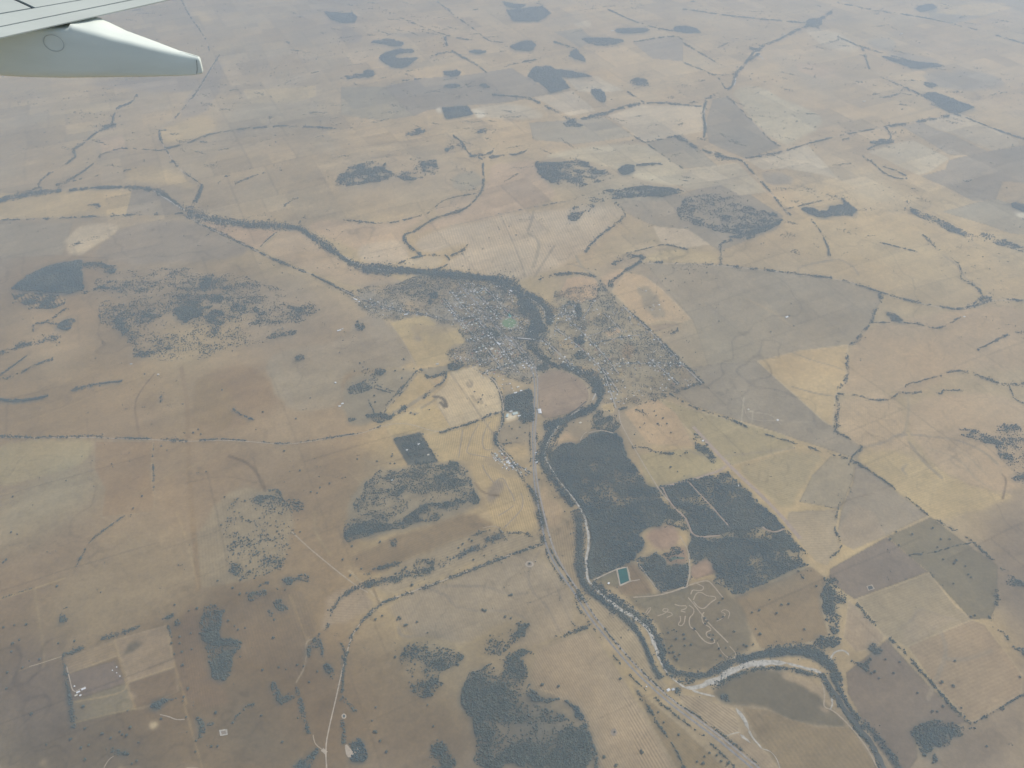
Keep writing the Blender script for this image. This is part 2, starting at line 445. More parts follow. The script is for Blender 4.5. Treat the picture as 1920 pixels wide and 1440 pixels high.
 ('W','n',"880,203 905,206 912,218 895,222 888,212"),
 ('K','n',"942,222 965,221 962,227 943,228"),
 ('S','n',"1213,613 1220,611 1232,628 1245,624 1242,630 1228,633"),
 ('S','c',"960,595 980,597 996,606 990,612 975,613 965,604"),
 ('S','c',"955,548 970,555 972,567 962,568 958,560"),
 ('S','n',"890,545 912,543 915,552 895,555"),
 ('A','c',"1045,638 1070,632 1082,643 1075,655 1050,650"),
 ('Y','c',"1155,695 1165,692 1172,704 1160,708"),
 ('O','c',"1135,622 1160,615 1165,622 1140,632"),
 ('T','n',"1165,650 1185,640 1195,660 1175,680"),
]
# soft, winding dry creek lines and old fence lines without trees: (width m, colour key, strength, outline)
STROKES = [
 (16,'V',.9,"1040,691 1070,700 1090,711 1103,727 1106,745 1099,760"), (9,'D',.5,"1006,703 1009,740 1012,768 1020,786 1050,780 1080,771 1098,761"),
 (40,'G',.6,"990,437 1013,453 1007,477 1000,500"), (30,'P',.6,"990,433 997,413 1000,397"), (18,'P',.5,"937,402 973,477 985,520"),
 (30,'P',.5,"1040,460 1020,490 1003,518"), (18,'P',.6,"847,423 937,402 1000,388 1040,380 1075,376"),
 (28,'X',.8,"1080,480 1090,500 1110,515 1125,530"), (26,'P',.7,"1065,495 1085,498 1110,512"),
 (26,'P',.6,"1497,510 1497,500 1545,490 1575,485 1600,500"), (22,'P',.5,"1600,500 1610,515"), (26,'P',.5,"1770,480 1800,500 1810,525 1840,535"),
 (18,'G',.4,"1700,735 1705,760 1700,800 1690,820"), (16,'P',.7,"1480,658 1520,675 1560,685 1578,692"), (16,'P',.7,"1485,725 1530,738 1560,742"),
 (22,'P',.6,"1620,838 1660,830 1680,815 1700,815"), (22,'P',.6,"1710,815 1760,820 1800,825 1850,850 1870,870"),
 (26,'P',.6,"1705,830 1730,865 1765,895"), (22,'P',.5,"1700,890 1690,880 1700,870"), (16,'B',.6,"1880,935 1888,900 1880,890"),
 (14,'G',.4,"1740,840 1800,860 1830,900 1860,915"), (12,'G',.4,"1770,835 1810,850 1850,890"),
 (24,'P',.6,"1740,1310 1770,1240 1775,1215 1765,1185"), (26,'P',.5,"1775,1235 1810,1238 1860,1220"),
 (14,'P',.6,"1683,1180 1715,1160 1718,1145 1735,1142 1765,1155 1798,1162"),
 (22,'P',.6,"1490,560 1500,575 1515,590"), (30,'X',.6,"1415,600 1450,570 1480,580"), (30,'A',.4,"1400,560 1450,585 1490,615"),
 (12,'W',.6,"1395,745 1390,790"), (12,'W',.6,"1400,770 1450,778 1460,790 1520,790"), (12,'W',.6,"1410,790 1412,770"),
 (36,'T',.7,"340,690 352,760 352,825 355,900 362,980 372,1105"),
 (14,'Y',.6,"410,630 430,640 460,590 500,545 540,530"), (18,'Y',.7,"425,565 430,590 450,620 458,640"),
 (14,'B',.6,"290,700 265,730 250,760 262,820"), (12,'S',.5,"20,800 120,765 200,730 280,700"),
 (14,'S',.5,"287,830 283,880 287,930"), (14,'Y',.5,"250,930 330,880 350,882 400,850 420,830"), (26,'B',.6,"430,855 470,870 490,900 497,920"),
 (14,'S',.5,"330,960 350,1010 372,1105"), (26,'Y',.5,"590,960 590,1000 620,1040"),
 (20,'S',.8,"0,1123 60,1105 120,1085"), (16,'Y',.5,"65,1105 85,1240 80,1250"), (14,'Y',.7,"35,1258 115,1230"), (12,'S',.6,"128,1263 225,1228"),
 (14,'S',.6,"137,1317 230,1300 240,1282"), (14,'S',.6,"215,1200 235,1280 255,1330"), (12,'S',.6,"237,1280 327,1250"), (12,'S',.5,"345,1320 362,1380 380,1440"),
 (12,'Y',.6,"140,1355 200,1340 270,1325"), (14,'S',.6,"310,1170 325,1240 350,1320"),
 (12,'S',.6,"543,1115 575,1200 580,1195"), (10,'W',.6,"590,1200 573,1200 575,1245 555,1280"),
 (14,'W',.6,"655,1070 690,1105 718,1130"), (12,'B',.6,"700,1105 712,1133"),
 (22,'P',.7,"830,1100 910,1097 950,1115 990,1112"), (22,'P',.7,"807,1105 840,1117 850,1137 900,1147 955,1143 985,1160"),
 (18,'P',.7,"1013,1032 990,1067 993,1107 1022,1130 1040,1165 1050,1185"), (14,'P',.6,"1042,1095 1055,1130 1070,1165 1080,1175"),
 (20,'P',.7,"747,1175 752,1195 790,1193 802,1185"), (14,'P',.6,"765,1162 780,1140 793,1120"), (14,'S',.6,"740,1170 745,1200 762,1215"),
 (10,'V',.7,"1000,1290 1040,1300 1055,1310"),
 (14,'B',.6,"890,905 905,925 935,930"), (16,'Y',.7,"1000,1213 1050,1195 1107,1180"),
 (16,'B',.4,"350,905 420,890 480,905"), (20,'G',.5,"1280,840 1330,860 1400,850 1490,840"), (12,'B',.35,"1560,960 1590,935 1640,925"),
 (16,'G',.5,"680,860 725,880 700,880"), (14,'V',.5,"650,880 690,920"),
 (14,'P',.6,"845,700 905,785 945,840"), (26,'G',.8,"880,712 886,720 880,728 876,718"), (30,'G',.7,"898,748 904,755"), (26,'G',.7,"885,742 892,752"),
 (26,'G',.7,"790,765 812,752 820,745"), (30,'D',.8,"813,743 828,745 835,752 838,766 826,755"), (30,'P',.8,"772,775 782,775"),
 (40,'G',.6,"740,772 760,765 775,755 790,745 815,730 828,720 835,705"),
]
# woods: (name, label, cover, crown radius m, clumpiness, outline)
WOODS = [
 ('plantation','five-sided dark plantation at the far top edge of the plain',.95,9,0,"950,20 1017,12 1033,25 1010,41 963,40"),
 ('plantation','thin dark wood just behind the five-sided far plantation',.9,9,0,"942,3 987,10 973,17 950,13"),
 ('plantation','dark far wood beside the mauve field, nearest the wing tip',.9,9,.2,"608,22 640,25 660,24 670,33 663,42 640,43 620,36"),
 ('woodland','upper lobe of the twin far woods shaped like a hook',.85,9,.3,"693,78 730,72 762,82 747,89 713,83"),
 ('woodland','hook-shaped far wood below its smaller twin',.9,9,.1,"707,107 737,93 773,92 782,98 740,102 743,110 790,107 773,117 758,128 737,127 717,117"),
 ('woodland','lens-shaped far wood alone in the pale paddocks',.9,9,.1,"878,97 895,93 915,97 905,101 885,100"),
 ('woodland','small far grove at the upper edge of the mauve field',.85,9,.2,"828,133 867,133 860,142 847,144 833,140"),
 ('woodland','larger oval grove inside the mauve field',.9,9,.1,"827,162 853,156 867,162 847,167"),
 ('woodland','smaller oval grove inside the mauve field',.85,9,.2,"897,160 907,156 923,163 913,167"),
 ('woodland','far wood with ragged left tail above the mauve field',.9,9,.15,"953,88 973,80 993,75 1007,85 998,97 967,95"),
 ('plantation','biggest dark angular plantation of the far plain',.97,9,0,"1002,125 1033,125 1040,130 1070,133 1110,144 1070,145 1052,144 1068,165 1033,175 1017,160 990,143"),
 ('plantation','square dark plantation flanked by white bare ground',.97,9,0,"828,203 877,199 888,215 837,223"),
 ('woodland','boot-shaped dark wood right of the biggest plantation',.9,9,.1,"1102,167 1133,168 1137,192 1125,192"),
 ('woodland','far wood strip beside a white roofed homestead',.9,9,.1,"1150,55 1173,53 1223,55 1203,63 1160,63"),
 ('woodland','long ragged wood at the upper end of the grey paddock',.8,9,.3,"1087,72 1123,70 1180,76 1140,86 1107,85"),
 ('woodland','dark wood with flat top between two far road lines',.9,9,.1,"1257,53 1280,48 1305,52 1317,63 1275,60"),
 ('woodland','small triangular wood at the foot of a tree line',.85,9,.2,"1063,103 1080,90 1103,117 1082,113"),
 ('woodland','blocky dark wood at the corner of the mauve field',.9,9,.1,"680,132 700,132 703,143 683,147"),
 ('woodland','faint scrubby tail left of the blocky corner wood',.5,8,.5,"640,143 680,138 683,146 640,150"),
 ('woodland','solid dark copse on the north slope of the wooded hill',.95,9,0,"1157,320 1170,308 1193,310 1187,322 1170,330"),
 ('woodland','thin dark strip trailing off the solid hill copse',.8,9,.2,"1190,309 1220,306 1245,307 1230,311 1193,312"),
 ('woodland','grove beside the creek fork below the pale fields',.6,8,.4,"1053,238 1067,222 1080,227 1097,240"),
 ('woodland','diamond of scattered trees beside the orange-straw fields',.4,8,.5,"753,255 783,238 803,248 773,257"),
 ('woodland','small open grove on the grey ridge',.45,8,.4,"887,255 907,240 920,247"),
 ('woodland','open woodland on the rounded hill, nearer the wing',.46,8,.7,"625,345 660,307 720,300 727,327 767,320 790,303 817,297 833,328 753,340 690,343 635,357"),
 ('woodland','open woodland over the long hill north of town',.48,8,.7,"1003,320 1007,300 1027,307 1100,300 1117,320 1150,320 1133,343 1073,353 1040,350"),
 ('woodland','dense ribbon of trees along the hill foot',.62,8,.55,"1060,413 1073,393 1100,373 1133,360 1207,347 1280,357 1280,367 1173,370 1123,377 1107,397 1083,410"),
 ('woodland','thinly treed grey hilltop right of the ribbon',.26,8,.6,"1285,370 1340,360 1400,385 1465,405 1440,430 1370,440 1300,420 1260,395"),
 ('woodland','dark crescent of trees under the grey hilltop',.8,8,.2,"1350,450 1400,436 1440,425 1463,408 1467,415 1445,432 1405,444"),
 ('woodland','dark wedge-shaped wood in the far right paddocks',.9,9,.1,"1643,103 1700,113 1780,123 1740,128 1713,130 1687,120"),
 ('plantation','slanted dark plantation with straight sides, far right',.95,9,0,"1730,177 1753,173 1827,202 1800,212 1780,212"),
 ('woodland','small dark copse above the slanted plantation',.8,9,.2,"1730,154 1755,157 1758,163 1742,166"),
 ('woodland','hazy wood where two far roads meet',.7,9,.3,"1510,37 1540,33 1543,50 1513,50"),
 ('woodland','hazy wood on the skyline side of the far right',.85,9,.2,"1713,13 1747,7 1760,15 1723,25"),
 ('woodland','sideways T of dark trees among the pale right fields',.85,8,.2,"1497,390 1520,388 1540,398 1563,385 1590,384 1575,371 1590,378 1604,390 1607,397 1600,405 1533,407 1513,400"),
 ('woodland','creek-side wood at the top of the pale square',.7,8,.3,"1628,270 1643,262 1680,262 1673,270"),
 ('woodland','hazy dark wood beside white salt ground',.85,9,.2,"1895,378 1930,385 1930,400 1905,395"),
 ('woodland','treed knoll beneath the biggest plantation on the right',.5,8,.4,"1170,155 1200,143 1222,160 1205,163"),
 # left side
 ('plantation','solid dark wood on the left, curved like a leaf',.97,9,0,"23,542 50,517 97,497 152,488 155,510 157,543 127,552 67,547"),
 ('plantation','thinned plantation in rows under the dark leaf-shaped wood',.42,7,.75,"25,547 117,552 127,570 107,578 50,578 27,563"),
 ('woodland','open tongue of trees beyond the leaf-shaped wood',.6,8,.5,"157,490 200,493 227,505 213,515 187,510 160,503"),
 ('woodland','narrow tail of trees right of the leaf-shaped wood',.7,8,.4,"150,545 193,538 195,542 150,552"),
 ('woodland','large dark patch in the middle of the left hill woods',.8,8,.35,"320,583 353,567 383,552 413,553 417,567 397,580 377,580 377,597 333,605"),
 ('woodland','dark clump at the top of the left hill woods',.65,8,.5,"373,517 397,515 400,530 377,550"),
 ('woodland','ragged lower fringe of the left hill woods',.7,8,.45,"393,590 410,580 427,600 423,612 400,607 353,608"),
 ('woodland','round dark grove at the lower left of the hill woods',.75,8,.4,"207,603 227,597 240,600 233,613 217,617"),
 ('woodland','string of groves trailing down from the round grove',.55,8,.5,"215,612 235,616 275,628 270,634 240,628 218,620"),
 ('woodland','pair of small groves in the middle of the left hill',.6,8,.5,"263,590 287,587 307,593 283,602"),
 ('woodland','dark grove right of the pale hill track',.7,8,.45,"467,577 493,577 510,590 480,593"),
 ('woodland','loose grove touching the pale hill track',.6,8,.5,"427,575 452,570 463,587 437,590"),
 ('woodland','scattered slope wood below the hill track groves',.5,8,.55,"463,603 510,597 500,610 470,612"),
 ('woodland','lowest slope wood right of the hill track',.5,8,.55,"493,637 520,623 560,618 553,627 507,637"),
 ('woodland','easternmost loose wood of the left hill',.5,8,.55,"523,570 567,573 600,582 580,590 547,580"),
 ('woodland','thin scatter of trees over the whole left hill',.13,7,.6,"190,505 400,500 600,570 590,600 480,650 300,690 240,640 170,590"),
 ('woodland','round dense copse left of the hill woods',.95,8,0,"107,608 127,595 143,597 143,610 127,622"),
 ('woodland','small ragged grove above the pinkish bare hilltop',.5,7,.5,"240,665 290,655 295,668 250,678"),
 ('woodland','tree clump by the white roofed farm on the left',.55,7,.5,"548,668 572,665 578,680 555,683"),
 ('woodland','small comma-shaped clump in the speckled yellow paddock',.7,7,.4,"473,930 493,927 503,937 493,943"),
 ('woodland','scattered shrubs across the speckled yellow paddock',.07,6,.5,"410,930 550,925 570,960 540,1060 470,1090 420,1060"),
 # town side
 ('woodland','dark triangular pine block inside the town',.85,7,.1,"805,545 818,550 815,570 800,568"),
 ('woodland','river flat wood inside the town bend',.9,8,.1,"965,567 985,562 1008,585 1018,605 1000,635 985,640 980,620 995,605 985,590"),
 ('woodland','wood on the outer bank of the town bend',.85,8,.2,"1060,563 1080,565 1092,580 1090,600 1075,605 1080,590 1072,575"),
 ('woodland','dense park trees along the town creek',.75,7,.3,"915,605 940,628 938,637 925,635 905,615"),
 ('woodland','dark copse beside the pale dirt oval',.9,7,.1,"1075,637 1090,628 1103,640 1090,648"),
 ('woodland','dark grove among the eastern houses',.7,7,.4,"1065,665 1095,655 1105,668 1085,675"),
 ('woodland','grey scrub block at the west edge of town',.8,7,.3,"838,680 868,676 880,685 845,692"),
 ('woodland','small dark block beside the river mouth of main street',.9,7,.1,"1010,690 1025,685 1035,695 1012,700"),
 ('plantation','solid dark square wood beside the railway',.95,7,.05,"947,743 960,737 993,728 1000,747 1000,790 985,785 975,768 947,770"),
 ('woodland','grove behind the works and their pale sheds',.8,7,.2,"980,770 1000,787 1000,792 965,792"),
 ('woodland','narrow blue-grey copse at the contour field corner',.9,7,.1,"925,815 933,812 940,838 930,835 923,825"),
 ('woodland','dark trees by the left farm junction',.8,7,.3,"680,783 710,778 735,780 735,788 715,795 698,795 683,790"),
 ('woodland','trees round the small farm left of the triangle field',.6,7,.4,"645,780 660,778 665,788 650,792"),
 ('woodland','sparse trees round the ruined farm yard',.35,6,.5,"655,725 700,705 715,720 690,735 660,745"),
 ('woodland','cluster of trees left of the straw triangle',.3,6,.5,"675,690 715,690 728,700 690,708"),
 ('woodland','round tree ring in the grey paddock west of town',.55,7,.4,"665,605 685,602 690,615 675,622"),
 ('woodland','scrub in the striped dark homestead block',.35,6,.5,"750,830 790,822 825,868 775,872"),
 ('woodland','dark band along the top of the homestead block',.92,6,0,"737,823 787,810 792,818 745,833"),
 ('woodland','thin woodland on the ridge above the long dark wood',.22,7,.6,"700,890 763,873 827,867 867,870 897,930 880,940 800,950 690,975 650,980"),
 ('woodland','long dark wood along the south side of the ridge',.82,7,.35,"655,985 690,975 740,972 765,962 800,948 840,943 875,940 868,955 840,968 800,980 720,995 660,1010 652,1000"),
 ('woodland','faint lower left end of the ridge wood',.45,7,.5,"640,965 690,975 720,990 690,1008 658,1020 645,1000"),
 ('woodland','dark cap of trees at the ridge head',.75,7,.3,"838,868 855,862 865,880 845,882"),
 ('woodland','line of trees down the east flank of the ridge',.6,7,.4,"868,890 880,895 900,930 895,950 885,945 890,930"),
 ('woodland','streaky groves on the west flank of the ridge',.55,7,.5,"700,940 730,925 760,908 758,920 720,938 703,945"),
 ('woodland','small homestead grove west of the ridge',.6,6,.4,"712,895 728,892 745,895 735,905 715,903"),
 ('woodland','round clump below the long ridge wood',.6,6,.4,"730,1003 745,1003 752,1013 740,1018"),
 # forests beside the river
 ('forest','large dark forest between the river and the pink clearing',.88,7,.22,"1033,862 1045,838 1068,830 1080,838 1095,825 1110,810 1130,806 1150,812 1168,833 1182,862 1200,890 1222,915 1235,925 1248,950 1240,985 1215,990 1200,1003 1208,1020 1190,1040 1192,1052 1150,1066 1112,1085 1104,1062 1110,1010 1097,962 1062,912"),
 ('forest','big forest block crossed by pink tracks',.88,7,.2,"1222,918 1280,903 1367,888 1390,910 1420,937 1453,960 1475,990 1470,1000 1420,985 1350,1000 1300,1010 1290,1000 1290,960 1250,940 1238,925"),
 ('forest','lower forest corner above the straw field',.85,7,.3,"1292,1005 1350,1005 1420,1015 1460,1030 1450,1050 1520,1060 1440,1093 1377,1117 1343,1087 1350,1072 1330,1048 1296,1060"),
 ('forest','thin burnt looking forest edge beside the dirt strip',.45,6,.5,"1420,985 1480,995 1527,1052 1480,1075 1450,1050 1460,1025"),
 ('forest','square forest block between the teal dam and the pink track',.93,7,.1,"1193,1051 1235,1033 1245,1045 1255,1062 1290,1055 1294,1068 1290,1098 1240,1114 1215,1083"),
 ('woodland','thin browner heart of the big forest block',.60,6,.4,"1292,985 1350,998 1420,982 1475,992 1500,1030 1455,1032 1420,1018 1350,1010 1292,1010"),
 ('woodland','forest neck pierced by pink tracks above the clearing',.72,7,.35,"1236,922 1250,938 1292,958 1293,1000 1276,998 1262,986 1238,987 1246,955"),
 ('woodland','thin trees between the curved dirt banks of the small dam',.3,5,.4,"1237,1035 1270,1023 1290,1050 1258,1062"),
 ('woodland','forest fringe tapering to the village farm',.6,7,.4,"1120,775 1150,768 1165,800 1150,812 1120,805 1105,800"),
 ('woodland','roadside grove beside the pink dirt strip',.65,6,.4,"1296,815 1310,818 1325,838 1350,862 1340,872 1322,855 1302,838"),
 # lower left
 ('woodland','tall ragged wood running down the lower left',.72,7,.42,"377,1137 423,1133 420,1167 413,1193 443,1207 447,1227 430,1287 400,1280 393,1220 380,1173"),
 ('woodland','dark clump left of the speckled paddock corner',.75,6,.35,"527,1087 560,1080 580,1073 583,1090 560,1090 540,1095"),
 ('woodland','small grove on the tan slope beside the tall ragged wood',.7,6,.4,"493,1143 510,1147 513,1167 500,1163"),
 ('woodland','crescent of trees in the tan paddock of the lower left',.6,6,.45,"510,1125 530,1122 540,1140 528,1145 515,1133"),
 ('woodland','loose groves north of the tall ragged wood',.5,6,.5,"470,1110 500,1100 503,1113 485,1123 470,1128"),
 ('woodland','small row of shrubby trees along the yellow paddock foot',.5,6,.5,"483,1093 508,1090 508,1097 485,1098"),
 ('woodland','very dark green flame-shaped grove near the bare pads',.97,6,0,"270,1330 285,1322 300,1313 333,1299 318,1312 297,1325 297,1338"),
 ('woodland','narrow upright grove below the ring of white yards',.8,6,.3,"363,1350 373,1337 383,1393 370,1393"),
 ('woodland','small square grove beside the narrow upright one',.75,6,.3,"383,1357 395,1354 398,1365 385,1368"),
 ('woodland','L-shaped grove in the reddish lower paddocks',.8,6,.3,"503,1283 518,1285 522,1298 547,1305 547,1317 513,1322"),
 ('woodland','trees wrapped round a dry dam by the bend road',.75,6,.35,"593,1195 607,1178 610,1200 615,1235 608,1235 605,1213 590,1218 573,1240 572,1225 585,1213"),
 ('woodland','dark clump between the dry dam and the curved road',.8,6,.3,"613,1247 635,1247 630,1267 613,1265"),
 ('woodland','dense triangle of trees by the farm gate, bottom edge',.85,6,.25,"540,1440 555,1425 587,1393 597,1397 585,1420 573,1440"),
 ('woodland','open trees along the bottom edge left of the yards',.5,6,.5,"200,1400 225,1397 245,1407 240,1416 210,1408"),
 ('woodland','narrow green strip inside the big orange paddock',.55,6,.4,"121,1130 130,1140 133,1152 125,1175 113,1173 119,1155"),
 ('woodland','square grove at the corner of the fenced block',.65,6,.4,"325,1170 340,1165 345,1180 328,1183"),
 ('woodland','wedge of trees along the fenced block top fence',.7,6,.3,"287,1168 327,1148 325,1158 300,1170"),
 ('woodland','round dark ring of trees around a white pad',.85,6,.3,"647,1397 677,1384 690,1420 655,1432 648,1425 660,1418 655,1405"),
 # lower middle
 ('woodland','dark mottled wood filling the lower centre hill',.66,7,.8,"900,1250 940,1238 980,1236 985,1262 967,1287 977,1313 1050,1322 1080,1345 1098,1387 1110,1450 907,1450 893,1377 867,1313 873,1277"),
 ('woodland','thin dark hedge wood curling round the striped field',.9,6,.1,"1050,1313 1075,1327 1093,1350 1105,1385 1122,1450 1113,1450 1097,1385 1082,1348"),
 ('woodland','dark finger of trees pointing into the striped field',.9,6,.1,"988,1283 998,1280 1003,1298 1030,1305 1050,1313 1045,1318 1000,1308 988,1300"),
 ('woodland','scattered trees on the slope above the dark mottled wood',.36,6,.55,"747,1213 800,1200 845,1203 873,1237 827,1267 783,1297 765,1265"),
 ('woodland','dark clump at the head of the grey gully',.8,6,.3,"967,1165 985,1162 993,1175 987,1193 972,1187"),
 ('woodland','sparse shrubs in the grey gully',.15,5,.5,"900,1215 935,1180 975,1165 985,1195 955,1225 915,1232"),
 ('woodland','line of trees along the gully floor',.7,6,.4,"955,1228 985,1218 1003,1215 1003,1225 960,1238"),
 ('woodland','open grove in the brown slope left of the mottled wood',.3,6,.5,"755,1285 830,1278 845,1285 800,1300 790,1310"),
 ('woodland','bottom edge grove left of the mottled wood',.6,6,.45,"808,1405 830,1385 845,1395 857,1435 850,1450 815,1450"),
 # lower right
 ('woodland','belt of trees between the straw field and the grey paddock',.6,7,.45,"1550,1080 1570,1082 1588,1117 1583,1150 1577,1192 1557,1190 1545,1150 1537,1117 1545,1108"),
 ('woodland','tree belt where the creek meets the river',.75,7,.35,"1520,1207 1527,1193 1557,1190 1587,1197 1580,1215 1560,1213"),
 ('woodland','riverside wood right of the dark pool',.62,7,.4,"1537,1225 1560,1240 1580,1262 1575,1275 1590,1310 1600,1340 1583,1325 1560,1285"),
 ('woodland','round green grove at the tip of the grey paddock',.9,7,.1,"1632,1207 1645,1201 1658,1208 1655,1222 1640,1220"),
 ('woodland','Y-shaped grove between the two lower right creeks',.8,7,.25,"1593,1227 1605,1238 1622,1243 1640,1225 1640,1233 1627,1247 1625,1258 1610,1250 1597,1238"),
 ('woodland','ring-shaped wood in the lower right corner paddock',.55,7,.4,"1717,1373 1740,1353 1800,1357 1827,1357 1773,1393 1730,1415 1718,1400"),
 ('woodland','dark heart of the ring-shaped corner wood',.9,7,.1,"1742,1375 1775,1368 1790,1375 1765,1393 1735,1408 1728,1395"),
 ('woodland','small clump below the ring-shaped corner wood',.85,6,.2,"1745,1418 1758,1412 1767,1428 1752,1432"),
 ('woodland','dark copse at the head of the dry sandy wash',.85,6,.2,"1338,1303 1355,1298 1368,1310 1362,1318 1345,1312"),
 ('woodland','dark copse by the sandy bend and the little farm',.85,6,.2,"1263,1296 1277,1297 1277,1308 1268,1310"),
 ('woodland','scrub inside the river elbow above the sandy bend',.3,5,.5,"1245,1262 1262,1265 1300,1272 1310,1283 1280,1288 1255,1275"),
 ('woodland','grove in the grey corner paddock, right edge',.6,7,.4,"1880,1095 1900,1087 1930,1095 1930,1103 1890,1105"),
 ('woodland','right edge copse above the orange field',.6,7,.4,"1905,1222 1930,1225 1930,1238 1908,1232"),
 ('woodland','treed ridge streak in the pale hills at the right',.5,8,.55,"1790,805 1840,810 1880,825 1870,835 1810,818"),
 ('woodland','hillside scrub at the right edge',.18,7,.5,"1860,790 1930,800 1930,900 1890,880 1870,840"),
 ('woodland','dark wood patch on the right edge of the pale hills',.7,8,.3,"1897,890 1930,888 1930,910 1908,905"),
 ('woodland','lake-shaped copse in the big grey field',.9,8,.1,"1660,590 1670,587 1695,600 1690,605 1670,604"),
 ('woodland','faint treed streaks on the far right slope',.35,8,.5,"1700,385 1770,415 1850,450 1840,458 1770,430 1705,400"),
 ('woodland','second faint streak of trees on the far right slope',.3,8,.5,"1830,432 1900,455 1930,470 1930,478 1880,462 1835,445"),
]

